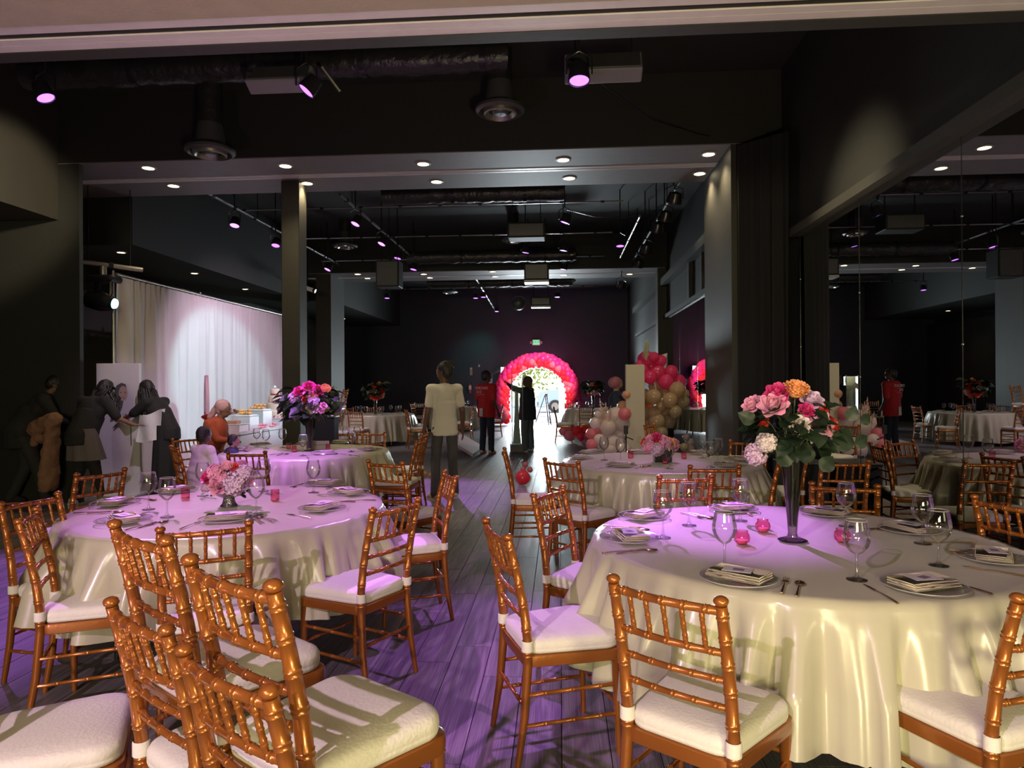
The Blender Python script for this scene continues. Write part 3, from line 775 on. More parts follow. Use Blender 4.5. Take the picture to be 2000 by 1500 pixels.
def make_chair():
    t = empty('chiavari_chair', (0,0,0), 0, 'gold chair', 'chair')
    W, D = 0.385, 0.40
    SH = 0.435
    # seat frame (rounded trapezoid ring)
    def outline(w0, w1, d, rad, n=5):
        cs = [(-w0/2+rad, -d/2+rad, 180), (w0/2-rad, -d/2+rad, 270), (w1/2-rad, d/2-rad, 0), (-w1/2+rad, d/2-rad, 90)]
        out = []
        for cx_, cy_, a0 in cs:
            for i in range(n+1):
                a = R(a0 + 90*i/n); out.append((cx_+rad*math.cos(a), cy_+rad*math.sin(a)))
        return out
    oo = outline(0.365, 0.42, 0.415, 0.05)
    n_ = len(oo); fr = MB()
    lv = [(0.97, SH-0.048), (1.0, SH-0.044), (1.01, SH-0.02), (1.0, SH-0.003), (0.97, SH)]
    vs = [(x_*k, y_*k, z_) for k, z_ in lv for x_, y_ in oo]
    fs = [(i*n_+j, i*n_+(j+1)%n_, (i+1)*n_+(j+1)%n_, (i+1)*n_+j) for i in range(len(lv)-1) for j in range(n_)]
    fs += [tuple(range(n_))[::-1], tuple((len(lv)-1)*n_+j for j in range(n_))]
    fr.add(vs, fs); fr.build('seat_frame', M_gold, t)
    # cushion
    oc = outline(0.36, 0.415, 0.41, 0.075, 6); n_ = len(oc)
    prof = [(0.90, 0.001), (0.985, 0.004), (1.0, 0.016), (0.992, 0.019), (1.0, 0.023), (0.995, 0.040), (0.965, 0.052), (0.88, 0.060), (0.65, 0.066), (0.35, 0.068), (0.05, 0.068)]
    vs = [(x_*k, y_*k, SH+z_) for k, z_ in prof for x_, y_ in oc]
    fs = [(i*n_+j, i*n_+(j+1)%n_, (i+1)*n_+(j+1)%n_, (i+1)*n_+j) for i in range(len(prof)-1) for j in range(n_)]
    fs += [tuple(range(n_))[::-1], tuple((len(prof)-1)*n_+j for j in range(n_))]
    MB().add(vs, fs).build('cushion', M_cush, t, sharp=False)
    bx = 0.172
    for sx in (-1, 1):
        # back post and rear leg in one bent stile
        pts = [(sx*(bx+0.012), -0.245, 0.0), (sx*(bx+0.006), -0.212, 0.20), (sx*bx, -0.196, 0.40), (sx*bx, -0.196, 0.50), (sx*bx, -0.210, 0.62), (sx*bx, -0.238, 0.76), (sx*bx, -0.272, 0.895)]
        rad = lambda f: 0.0125 + 0.0065*min(1, f/0.3) - 0.0025*max(0, (f-0.6)/0.4)
        mb = bamboo(pts, rad, (0.49, 0.60, 0.71, 0.80, 0.885, 0.965), 12)
        mb.ball((sx*bx, -0.2735, 0.907), (0.0215, 0.0215, 0.015), 12, 8)
        mb.build('back_post', M_gold, t)
        MB().lathe([(0.0205, 0.452), (0.0235, 0.455), (0.0235, 0.492), (0.0205, 0.495)], 14, Matrix.Translation((sx*bx, -0.197, 0))).build('cushion_strap', M_cush, t)
        fp = [(sx*0.185, 0.175, SH-0.02), (sx*0.187, 0.180, 0.22), (sx*0.190, 0.186, 0.0)]
        bamboo(fp, lambda f: 0.020 - 0.0075*f, (0.05,), 10).build('leg', M_gold, t)
    def railx(y, z, sag, r, name, rings=(0.12, 0.31, 0.5, 0.69, 0.88)):
        pts = [(-bx + 2*bx*i/6, y - sag*math.sin(math.pi*i/6), z) for i in range(7)]
        bamboo(pts, r, rings, 10).build(name, M_gold, t)
    railx(-0.267, 0.877, 0.018, 0.0125, 'top_rail')
    railx(-0.237, 0.752, 0.016, 0.0105, 'back_rail')
    railx(-0.217, 0.668, 0.014, 0.0100, 'back_rail')
    railx(-0.203, 0.585, 0.012, 0.0100, 'back_rail')
    for i in range(5):
        x_ = -bx + 2*bx*(i+1)/6; sg = math.sin(math.pi*(i+1)/6)
        bamboo([(x_, -0.237-0.016*sg, 0.752), (x_, -0.267-0.018*sg, 0.877)], 0.0075, (0.22, 0.5, 0.78), 8).build('spindle', M_gold, t)
    for sx in (-1, 1):
        for z0, z1 in ((0.285, 0.285), (0.165, 0.165)):
            bamboo([(sx*0.182, -0.21, z0+0.0), (sx*0.187, 0.18, z1)], 0.0085, (0.2, 0.5, 0.8), 8).build('stretcher', M_gold, t)
    for z in (0.315, 0.20):
        bamboo([(-0.187, 0.181, z), (0.187, 0.181, z)], 0.0085, (0.25, 0.5, 0.75), 8).build('stretcher', M_gold, t)
    bamboo([(-0.18, -0.212, 0.24), (0.18, -0.212, 0.24)], 0.0085, (0.25, 0.5, 0.75), 8).build('stretcher', M_gold, t)
    return t
chair0 = make_chair(); chair_used = [False]
def place_chair(loc, rz, label, group, z=0, rot=None):
    lab = label
    if not chair_used[0]:
        chair_used[0] = True; r = chair0; r.location = (loc[0], loc[1], z); r.rotation_euler = rot or (0,0,rz); r['label'] = lab; r['group'] = group
        return r
    return dup(chair0, (loc[0], loc[1], z), rz, lab, group, rot=rot)
def chair_px(L, Rr, seat, label, group, heading=None, z=0):
    """L, R: the two post finials in the photograph; seat: a bearing on the seat, for the sign of the facing"""
    a = at_z(L[0], L[1], 0.907 + z)
    mid = a
    if Rr is not None:
        b = at_z(Rr[0], Rr[1], 0.907 + z); mid = (a + b) / 2
    sp = at_z(seat[0], seat[1], 0.47 + z)
    if heading is None:
        v = b - a; f = Vector((-v.y, v.x, 0)).normalized()
        if f.dot(Vector((sp.x-mid.x, sp.y-mid.y, 0))) < 0: f = -f
    else:
        f = Vector((math.cos(R(heading)), math.sin(R(heading)), 0))
    rz = math.atan2(f.y, f.x) - math.pi/2
    if Rr is None:
        # the one finial given is the near one; side tells which
        side = Vector((-f.y, f.x, 0))
        mid = a + side * 0.172 * seat[2]
    c = mid + f * 0.272
    return place_chair((c.x, c.y), rz, label, group, z)
GN = 'gold chiavari chairs at the near left table'; GR = 'gold chiavari chairs at the near right table'
G3 = 'gold chiavari chairs at the second left table'; G4 = 'gold chiavari chairs at the second right table'; GF = 'gold chiavari chairs in the foreground'
GB = 'gold chiavari chairs at the far tables'
chair_px((363,1270),(518,1346),(640,1600),'lowest foreground gold chair, bottom of a stack, its top rail near the bottom edge',GF)
chair_px((218,1176),(322,1228),(420,1500),'gold chair with slim redder back, lower left foreground',GF)
chair_px((370,1092),(534,1144),(700,1370),'largest gold chair in the foreground, its big white seat beside the aisle',GF,z=0.19)
chair_px((220,1022),(330,1057),(480,1270),'tall gold chair left of the largest foreground chair, back overlapping the tabletop',GF,z=0.19)
pe_ = at_z(95,1415,0.5)
place_chair((pe_.x,pe_.y), R(-62), 'gold chair at the bottom left corner, only its cream seat in view', GF)
chair_px((36,1018),None,(110,1165,1),'gold chair at the left picture edge, front one',GN,heading=28)
chair_px((0,984),None,(60,1100,1),'gold chair cut by the left picture edge, behind the other',GN,heading=-8)
chair_px((149,927),(242,916),(210,1010),'orange-lit gold chair behind the near left table, in front of the standing women',GN)
chair_px((316,1034),(480,1021),(400,1190),'gold chair pushed in at the front of the near left table, back to the camera',GN)
chair_px((730,995),(811,976),(690,1137),'gold chair with a mauve-lit seat at the right front of the near left table',GN)
chair_px((868,921),(887,932),(810,1052),'gold chair seen edge-on in the aisle by the standing youth',GN)
chair_px((722,900),(782,904),(700,960),'dark-backed gold chair between the two left tables',GN)
chair_px((807,864),(835,856),(775,940),'gold chair at the right of the second left table, front one of the pair',G3)
chair_px((819,850),(838,844),(796,917),'gold chair at the right of the second left table, rear one of the pair',G3)
chair_px((445,883),(517,883),(480,960),'gold chair in front of the second left table, above the pink flowers',G3)
chair_px((704,845),(744,844),(724,890),'gold chair behind the second left table, at its right end',G3)
chair_px((331,871),(349,877),(395,930),'gold chair the small child sits on',G3)
chair_px((343,857),(379,855),(410,900),'gold chair the woman in the rust top sits on',G3,heading=-20)
chair_px((949,1017),(990,1048),(1090,1215),'gold chair standing alone in the aisle with its full side view',GR)
chair_px((1044,967),(1096,952),(1125,1110),'red-lit gold chair with pink-lit seat left of the near right table',GR)
chair_px((985,876),None,(1050,958,-1),'slender gold chair in the aisle beside the big red balloon',G4,heading=4)
chair_px((1070,897),(1121,902),(1150,990),'brown-shadowed gold chair at the left of the second right table',G4)
chair_px((1203,1131),(1397,1172),(1400,1380),'gold chair in front of the near right table, back to the camera',GR)
chair_px((1947,1167),None,(1870,1380,-1),'gold chair at the right edge of the picture, nearest one',GR,heading=112).location.x += 0.05
chair_px((1288,931),(1387,929),(1330,1010),'red-brown chair back between the two right tables, left one',G4)
chair_px((1349,911),(1440,911),(1400,960),'brown chair back between the two right tables, right one',G4)
chair_px((1437,860),(1485,864),(1440,930),'gold chair behind the second right table before the black curtain',G4,heading=-115)
chair_px((1594,944),(1703,949),(1640,1060),'chair behind the near right table, right of the tall vase',GR)
chair_px((1922,973),(2012,988),(1900,1100),'chair behind the near right table by the mirror, at the picture edge',GR)
place_chair((2.05,6.75), R(95),'gold chair near the mirror behind the tall vase, cream seat',G4)
place_chair((1.55,5.85), R(70),'gold chair half hidden behind the tall vase, its seat a flat cream oval',G4)
place_chair((2.15,5.62), R(0),'gold chair between the black box and the mirror, mostly seen in reflection',G4)
# far tables
FAR = [((680,803),(705,803),(700,833),None,0),((782,799),(804,804),(784,831),None,0),((825,797),(840,797),(815,829),175,0),((800,788),(809,789),(812,815),-10,0),
 ((812,787),(828,787),(820,815),-80,0),((717,795),(741,795),(728,812),-90,0),((667,796),(686,796),(676,812),-75,0),((641,805),(650,806),(659,833),10,0),
 ((917,794),(931,794),(918,822),178,0),((975,792),(989,791),(970,820),186,0),((1077,795),(1086,796),(1095,824),0,0),((1132,794),(1156,794),(1144,830),90,0),
 ((1105,787),(1122,787),(1113,800),-90,0),((860,790),(874,790),(867,805),-90,0)]
flab = ['facing away at the left front of the far left table','facing away at the right front of the far left table','side-on to the right of the far left table','beside the far centre table, left side',
 'behind the far centre table, left end','behind the far left table, right of the flowers','behind the far left table, left of the flowers','at the left end of the far left table under a stacked chair',
 'before the far centre table, left of the red-shirted man','side-on right of the red-shirted man near the arch','side-on before the far right table','facing away at the front of the far right table',
 'behind the far right table, lit red by the arch','behind the far centre table, middle']
for (l_, r_, s_, h_, z_), lb in zip(FAR, flab):
    chair_px(l_, r_, s_, 'small gold chair ' + lb, GB, heading=h_)
p_ = at_z(655,833,0.47)
place_chair((p_.x,p_.y), R(88), 'gold chair stacked on top of another at the left end of the far left table', GB, z=0.50)
# ---------------------------------------------------------------- round tables and cloths
TZ = 0.76
def round_table(x, y, Rr, tname, seed, hem=0.32, nfold=15, nseg=288):
    t = empty('round_table', (x, y, 0), 0, 'round folding banquet table, %s' % tname, 'table')
    MB().lathe([(0, TZ-0.03), (Rr-0.03, TZ-0.03), (Rr-0.02, TZ-0.02), (Rr-0.03, TZ-0.006), (0, TZ-0.006)], 64).build('tabletop', M_black, t)
    for k in range(4):
        a = R(45 + 90*k)
        MB().tube([(0.55*math.cos(a), 0.55*math.sin(a), TZ-0.03), (0.62*math.cos(a), 0.62*math.sin(a), 0)], 0.016, 8).build('leg', M_pipe, t)
    rr = random.Random(seed)
    fr = [(rr.uniform(0, 6.28), k, rr.uniform(0.4, 1.0)) for k in (2*nfold, 2*nfold+7, 2*nfold-9, 3*nfold+1, 5)]
    crease = [(rr.uniform(0, 3.14), rr.uniform(-0.7, 0.7)) for _ in range(7)]
    drop = TZ - hem
    nt_, nr, nd = nseg, 16, 22
    V = []
    for i in range(nt_):
        a = 2*math.pi*i/nt_
        w = sum(am*(2*abs(math.sin(p + k*a/2))**0.8 - 1.25) for p, k, am in fr[:4]) / 1.5
        w2 = w * abs(w)**0.0
        lean = 0.07 + 0.02*math.sin(3*a + seed)
        col = []
        for j in range(1, nr+1):
            r_ = Rr * j/nr * 0.992
            x_, y_ = r_*math.cos(a), r_*math.sin(a)
            z = TZ
            for ca, cd in crease:
                dd = x_*math.cos(ca) + y_*math.sin(ca) - cd*Rr
                z += 0.0028*math.exp(-(dd/0.012)**2)
            z += 0.0012*math.sin(9*x_+seed)*math.sin(8*y_)
            col.append((x_, y_, z))
        for j in range(1, nd+1):
            v = j/nd
            sm = min(1, v*1.7)**1.2
            r_ = Rr + 0.006*min(1, v*6) + lean*v + 0.085*w*sm
            tw = 0.012*math.sin(2*a+seed)*v + 0.020*math.cos(fr[0][0]+nfold*a)*sm
            z = TZ - drop*v - 0.004 - 0.022*math.sin(5*a + seed*2)*v*v + 0.014*w*v*v
            if v*6 < 1: r_ -= 0.010*(1 - v*6)**2
            col.append((r_*math.cos(a+tw), r_*math.sin(a+tw), z))
        V.append(col)
    nn = nr + nd
    vs = [(0, 0, TZ)] + [p for c in V for p in c]
    fs = []
    for i in range(nt_):
        i2 = (i+1) % nt_
        fs.append((0, 1+i*nn, 1+i2*nn))
        for j in range(nn-1): fs.append((1+i*nn+j, 1+i*nn+j+1, 1+i2*nn+j+1, 1+i2*nn+j))
    o = MB().add(vs, fs).build('tablecloth', M_satin, None, sharp=False, loc=(x, y, 0))
    tag(o, 'champagne satin cloth, %s' % tname, 'tablecloth')
    return t
def cam_xy(px, d):
    r = ray(px, 750); k = d
    return (r.x*k, r.y*k)
T1 = cam_xy(1549, 3.22); T2 = cam_xy(450, 4.20); T3 = cam_xy(597, 7.80); T4 = cam_xy(1288, 6.52)
T5 = cam_xy(739, 17.8); T6 = cam_xy(884, 23.0); T7 = cam_xy(1163, 20.5); T8 = cam_xy(905, 20.0)
round_table(*T1, 0.945, 'near right table with the tall vase', 1, 0.27)
round_table(*T2, 0.915, 'near left table with the bowl of pink flowers', 2, 0.32)
round_table(*T3, 0.93, 'second left table with the tall bouquet', 3, 0.30)
round_table(*T4, 0.93, 'second right table with the cube of flowers', 4, 0.33)
round_table(*T5, 0.92, 'far left table near the black wall', 5, 0.10, nseg=144)
round_table(*T6, 0.92, 'far centre table behind the standing youth', 6, 0.10, nseg=144)
round_table(*T7, 0.92, 'far right table beside the arch', 7, 0.15, nseg=144)

# ---------------------------------------------------------------- tableware prototypes
ZT = TZ + 0.003
def make_wine_glass(loc):
    t = empty('wine_glass', loc, 0, 'x', 'glass')
    prof = [(0.0,0.0),(0.034,0.0),(0.0345,0.002),(0.02,0.006),(0.007,0.012),(0.004,0.03),(0.0036,0.07),(0.006,0.088),(0.022,0.098),(0.038,0.118),(0.0445,0.140),(0.044,0.158),(0.039,0.185),(0.035,0.205)]
    MB().lathe(prof[:8], 20).build('stem', M_glass, t)
    MB().lathe(prof[7:], 24).build('bowl', M_glass, t)
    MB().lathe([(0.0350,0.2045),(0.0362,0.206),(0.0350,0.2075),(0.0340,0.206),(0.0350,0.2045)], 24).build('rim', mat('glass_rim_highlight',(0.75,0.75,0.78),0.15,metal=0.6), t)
    return t
glass0 = make_wine_glass((0,0,-5)); glass0['label'] = 'x'
def make_votive(loc, cyl):
    t = empty('votive_holder', loc, 0, 'x', 'candle holder')
    if cyl:
        MB().lathe([(0,0.002),(0.026,0.002),(0.027,0.006),(0.027,0.072),(0.0255,0.072)], 20).build('glass_cup', M_pinkglass, t)
        MB().lathe([(0,0.008),(0.023,0.008),(0.023,0.02),(0,0.02)], 16).build('candle', M_wax, t)
    else:
        MB().lathe([(0,0.001),(0.022,0.001),(0.034,0.014),(0.037,0.03),(0.033,0.047),(0.026,0.055),(0.028,0.062)], 22).build('glass_cup', M_pinkglass, t)
        MB().lathe([(0,0.006),(0.022,0.006),(0.026,0.02),(0,0.02)], 16).build('candle', M_wax, t)
    return t
votc0 = make_votive((0,0,-5), True); votb0 = make_votive((0,0,-5), False)
def make_charger():
    t = empty('glass_charger_plate', (0,0,-5), 0, 'x', 'plate')
    MB().lathe([(0,0.004),(0.095,0.004),(0.105,0.010),(0.137,0.016),(0.142,0.018),(0.137,0.013),(0.10,0.003),(0,0.001)], 36).build('dish', M_plate, t)
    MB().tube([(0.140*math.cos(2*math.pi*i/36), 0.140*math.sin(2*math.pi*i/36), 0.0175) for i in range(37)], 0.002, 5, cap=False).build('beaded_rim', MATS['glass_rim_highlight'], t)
    return t
charger0 = make_charger()
def make_napkin(seed):
    rr = random.Random(seed)
    t = empty('folded_napkin', (0,0,-5), 0, 'x', 'napkin')
    w, d = 0.105, 0.062
    mb = MB()
    for k in range(3):
        z0 = 0.018 + 0.008*k; sh = 0.004*k
        def fn(u, v, z0=z0, sh=sh):
            x_ = (u*2-1)*w*(1-0.02*k); a = v*math.pi
            yy = -math.cos(v*math.pi)*d*(1-0.03*k) + sh
            zz = z0 + 0.0036 + 0.0012*math.sin(10*u+k*2+seed) + 0.002*math.sin(4*v+u*3+k)
            return (x_, yy, zz)
        mb.grid(fn, 10, 8)
        vs = len(mb.v)
        mb.bbox(-w*(1-0.02*k), w*(1-0.02*k), -d*(1-0.03*k)+sh, d*(1-0.03*k)+sh, z0-0.002, z0+0.0045, 0.002)
    mb.build('linen_fold', M_napkin, t, sharp=False)
    c = MB().box(-0.055,0.05,-0.035,0.035,0.0415,0.0428, Matrix.Rotation(R(rr.uniform(-15,15)),4,'Z')).build('menu_card', M_card, t, smooth=False)
    MB().box(-0.02,0.02,-0.015,0.015,0.0428,0.0432, Matrix.Rotation(R(rr.uniform(-15,15)),4,'Z')).build('printed_mark', mat('mauve_print',(0.2,0.15,0.25),0.6), c, smooth=False)
    return t
nap0 = [make_napkin(1), make_napkin(2)]
def make_cut(kind):
    t = empty(kind, (0,0,-5), 0, 'x', kind)
    h = MB().tube([(0,-0.105,0.004),(0,-0.06,0.006),(0,0.0,0.007),(0,0.035,0.006)], [0.0055,0.0048,0.0028,0.0024], 8, flat=0.6)
    h.build('handle', M_cutlery, t)
    if kind == 'spoon':
        MB().ball((0,0.062,0.006),(0.0195,0.030,0.006),14,8).build('bowl', M_cutlery, t)
    elif kind == 'fork':
        mb = MB().bbox(-0.0115,0.0115,0.032,0.062,0.004,0.0065,0.001)
        for i in range(4): mb.tube([(-0.0095+0.0063*i,0.06,0.005),(-0.0095+0.0063*i,0.10,0.008)],[0.0022,0.0012],6)
        mb.build('tines', M_cutlery, t)
    else:
        MB().add([(-0.002,0.03,0.006),(0.008,0.04,0.005),(0.0095,0.09,0.004),(0.003,0.118,0.004),(-0.004,0.11,0.004),(-0.004,0.03,0.004),(0.0,0.06,0.009)],[(0,1,6),(1,2,6),(2,3,6),(3,4,6),(4,5,6),(5,0,6),(0,5,4,3,2,1)]).build('blade', M_cutlery, t, smooth=False)
    return t
fork0, knife0, spoon0 = make_cut('fork'), make_cut('knife'), make_cut('spoon')
protos = [glass0, votc0, votb0, charger0, nap0[0], nap0[1], fork0, knife0, spoon0]
def put(proto, px, py, label, rz=0, group=None, z=ZT, xy=None, scale=None):
    p = at_z(px, py, TZ) if xy is None else Vector((xy[0], xy[1], 0))
    return dup(proto, (p.x, p.y, z), rz, label, group, scale)
ordw = ['first','second','third','fourth','fifth','sixth','seventh','eighth','ninth','tenth']
def face(T, px, py):
    p = at_z(px, py, TZ); return math.atan2(T[1]-p.y, T[0]-p.x) - math.pi/2
def lay(T, tn, glasses, naps, vots, cuts, vp, gs=1.08):
    for i, (a, b) in enumerate(sorted(glasses)):
        put(glass0, a, b, 'stemmed wine glass on the %s, %s from the left' % (tn, ordw[i]), group='wine glasses on the '+tn, scale=gs)
    for i, (a, b) in enumerate(sorted(naps)):
        rz = face(T, a, b)
        put(charger0, a, b, 'clear glass charger plate on the %s, %s from the left' % (tn, ordw[i]), rz, 'charger plates on the '+tn)
        put(nap0[i % 2], a, b, 'folded ivory napkin with a menu card on the %s, %s from the left' % (tn, ordw[i]), rz + R(random.Random(i).uniform(-12,12)), 'napkins on the '+tn, z=ZT+0.0)
    for i, (a, b) in enumerate(sorted(vots)):
        put(vp, a, b, 'small pink glass votive holder on the %s, %s from the left' % (tn, ordw[i]), 0, 'votive holders on the '+tn)
    cnt = {}
    for kind, a, b in cuts:
        pr = {'f':fork0,'k':knife0,'s':spoon0}[kind]; nm = {'f':'fork','k':'knife','s':'spoon'}[kind]
        i = cnt.get(kind, 0); cnt[kind] = i+1
        put(pr, a, b, 'rose-gold %s on the %s, %s from the left' % (nm, tn, ordw[i]), face(T, a, b) + R(random.Random(a).uniform(-6,6)), nm+'s on the '+tn)
lay(T1, 'near right table',
    [(1293,1051),(1344,1027),(1444,1018),(1413,1110),(1651,1029),(1671,1134),(1800,1063),(1831,1106)],
    [(1256,1013),(1228,1056),(1430,998),(1440,1136),(1802,1152),(1613,1007),(1775,1040),(1940,1096)],
    [(1447,1064),(1488,1040),(1643,1060)],
    sorted([('f',1529,1146),('s',1557,1152),('k',1717,1163),('k',1878,1148),('f',1215,1032),('s',1232,1036),('f',1218,1080),('s',1245,1080),('f',1352,1009),('s',1370,1010),('k',1455,1002),('f',1715,1034),('s',1735,1034),('k',1850,1063),('k',1945,1120),('f',1905,1083)], key=lambda c: c[1]), votb0)
lay(T2, 'near left table',
    [(289,996),(325,1011),(499,1007),(514,960),(611,963),(395,969)],
    [(224,987),(240,1021),(440,1018),(628,997),(632,948),(680,966),(344,962)],
    [(361,976),(536,979)],
    sorted([('f',275,1030),('s',300,1026),('f',180,1003),('s',208,1003),('k',370,1028),('f',498,1018),('s',516,1016),('k',582,1010),('f',660,983),('f',580,950),('k',655,953),('k',700,980),('s',283,977),('k',452,960)], key=lambda c: c[1]), votc0)
lay(T3, 'second left table',
    [(501,873),(519,877),(551,875),(591,891),(675,868),(685,883),(697,868)],
    [(632,888),(722,880),(668,866),(507,871),(470,880),(600,868)],
    [(563,877),(574,883),(640,879)],
    sorted([('f',540,888),('s',552,889),('k',600,895),('s',663,888),('k',690,891),('f',460,893)], key=lambda c: c[1]), votc0)
lay(T4, 'second right table',
    [(1179,899),(1211,905),(1306,916),(1371,895),(1387,913),(1401,904)],
    [(1155,886),(1130,897),(1212,912),(1369,888),(1443,900),(1425,912),(1250,886)],
    [(1231,895),(1298,906),(1335,896)],
    sorted([('f',1180,914),('s',1248,914),('f',1262,913),('k',1345,885),('s',1390,892),('k',1470,905)], key=lambda c: c[1]), votc0)
# far tables: settings that nothing tells apart share a label
for T, tn, n_, rs in ((T5,'far left table',8,0.55),(T6,'far centre table',7,0.6),(T7,'far right table',8,0.6)):
    for i in range(n_):
        a = 2*math.pi*(i+0.3)/n_
        put(glass0,0,0,'wine glass on the %s' % tn,0,'wine glasses on the '+tn,xy=(T[0]+0.56*math.cos(a+0.2),T[1]+0.56*math.sin(a+0.2)))
        put(nap0[i%2],0,0,'folded napkin on the %s' % tn,a+math.pi/2,'napkins on the '+tn,xy=(T[0]+0.74*math.cos(a),T[1]+0.74*math.sin(a)),z=ZT-0.012)
def kill(o):
    for c in list(o.children): kill(c)
    bpy.data.objects.remove(o)
for p in protos: kill(p)
# menu card standing on second left table
p_ = at_z(624,878,TZ)
t = empty('tent_card',(p_.x,p_.y,ZT),R(8),'white tent card with dark script leaning beside the tall bouquet','card')
MB().box(-0.10,0.10,-0.002,0.002,0,0.10,Matrix.Rotation(R(-18),4,'X')).build('front_leaf',M_card,t,smooth=False)
MB().box(-0.10,0.10,-0.002,0.002,0,0.10,Matrix.Translation((0,0.062,0))@Matrix.Rotation(R(18),4,'X')).build('back_leaf',M_card,t,smooth=False)
MB().tube([(-0.06+0.01*i, 0.012, 0.05+0.005*math.sin(i*2.2)) for i in range(13)],0.002,5).build('script_line',M_ink,t)
# ---------------------------------------------------------------- flowers
def petal(mb, M, w, h, curl, cup, nu=5, nv=5, ruf=0.0, ph=0.0):
    def fn(u, v):
        s_ = (u*2-1); ww = w * math.sin(math.pi*min(1, 0.18+0.72*v))**0.7
        a = s_*cup
        x_ = ww*math.sin(a)/max(1e-3, math.sin(cup)) if cup > 0.05 else ww*s_
        y_ = -ww*(1-math.cos(a)) * 1.0 + curl*(v**2.4)*h + ruf*math.sin(5*s_+ph)*v
        z_ = h*v*(1-0.12*s_*s_*v)
        return M @ Vector((x_, y_, z_))
    mb.grid(fn, nu, nv)
def rose_mesh(name, m, seed, open_=1.0):
    rr = random.Random(seed); mb = MB()
    mb.ball((0,0,0.35), (0.22,0.22,0.34), 10, 6)
    for ring, (n_, rad, h, w, tilt, curl) in enumerate(((3,0.12,0.85,0.30,-4,-0.10),(4,0.22,0.88,0.40,2,0.03),(5,0.34,0.86,0.50,12,0.16),(6,0.46,0.80,0.56,26*open_,0.30),(6,0.52,0.70,0.60,44*open_,0.42))):
        for k in range(n_):
            a = 2*math.pi*(k + rr.uniform(-0.12,0.12))/n_ + ring*0.7
            M = Matrix.Rotation(a,4,'Z') @ Matrix.Translation((0,rad,-0.02-0.04*ring)) @ Matrix.Rotation(R(-tilt),4,'X')
            petal(mb, M, w, h, curl, 0.9, ruf=0.02, ph=rr.uniform(0,6))
    me = mb.mesh(name, m); return me
def hyd_mesh(name, m, seed):
    rr = random.Random(seed); mb = MB()
    mb.ball((0,0,0), 0.78, 16, 10)
    for i in range(330):
        z = 1 - 2*(i+0.5)/330; a = i*2.39996
        d = Vector((math.sqrt(1-z*z)*math.cos(a), math.sqrt(1-z*z)*math.sin(a), z))
        q = d.to_track_quat('Z','Y').to_matrix().to_4x4()
        c = d*(0.84+rr.uniform(0,0.20)); q = q @ Matrix.Rotation(rr.uniform(-0.7,0.7),4,'X') @ Matrix.Rotation(rr.uniform(-0.7,0.7),4,'Y'); sp = rr.uniform(0,1.5)
        for k in range(4):
            an = sp + k*math.pi/2
            M = Matrix.Translation(c) @ q @ Matrix.Rotation(an,4,'Z')
            s_ = rr.uniform(0.09,0.13)
            vs = [M @ Vector(p) for p in ((0,0,0),(s_*0.75,s_*0.5,0.03),(0,s_*1.45,rr.uniform(0.0,0.06)),(-s_*0.75,s_*0.5,0.03))]
            mb.add(vs, [(0,1,2,3)])
    return mb.mesh(name, m)
def carn_mesh(name, m, seed):
    rr = random.Random(seed); mb = MB(); mb.ball((0,0,0.3),(0.6,0.6,0.35),12,6)
    for i in range(60):
        a = i*2.39996; r_ = 0.85*math.sqrt((i+0.5)/60); t_ = r_*50
        M = Matrix.Rotation(a,4,'Z') @ Matrix.Translation((0,r_*0.45,0.25-r_*0.15)) @ Matrix.Rotation(R(-t_),4,'X')
        petal(mb, M, 0.20, 0.55, 0.1, 0.5, 4, 3, 0.06, rr.uniform(0,6))
    return mb.mesh(name, m)
FM = {}
def fmesh(kind, col):
    k = (kind, col)
    if k not in FM:
        m = {'pink':M_rosepink,'hot':M_hotpink,'or':M_orange,'red':M_redpet,'lil':M_lilac,'wh':M_whitepet,'dk':M_ink}[col]
        FM[k] = {'rose':lambda: rose_mesh('rose',m,len(FM)),'hydrangea':lambda: hyd_mesh('hydrangea',m,len(FM)),'carnation':lambda: carn_mesh('carnation',m,len(FM)),
                 'anemone':lambda: carn_mesh('anemone',m,len(FM))}[kind]()
    return FM[k]
lm = MB()
lm.grid(lambda u, v: ((u*2-1)*0.42*math.sin(math.pi*min(1,0.03+0.97*v)**0.8)**0.95, v, -0.22*v*v + 0.10*abs(u*2-1)*math.sin(math.pi*v) + 0.02*math.sin(14*v)*abs(u*2-1)), 6, 9)
LEAF = lm.mesh('leaf', M_leaf)
colname = {'pink':'pink','hot':'magenta','or':'orange','red':'red','lil':'pale lilac','wh':'cream','dk':'near-black'}
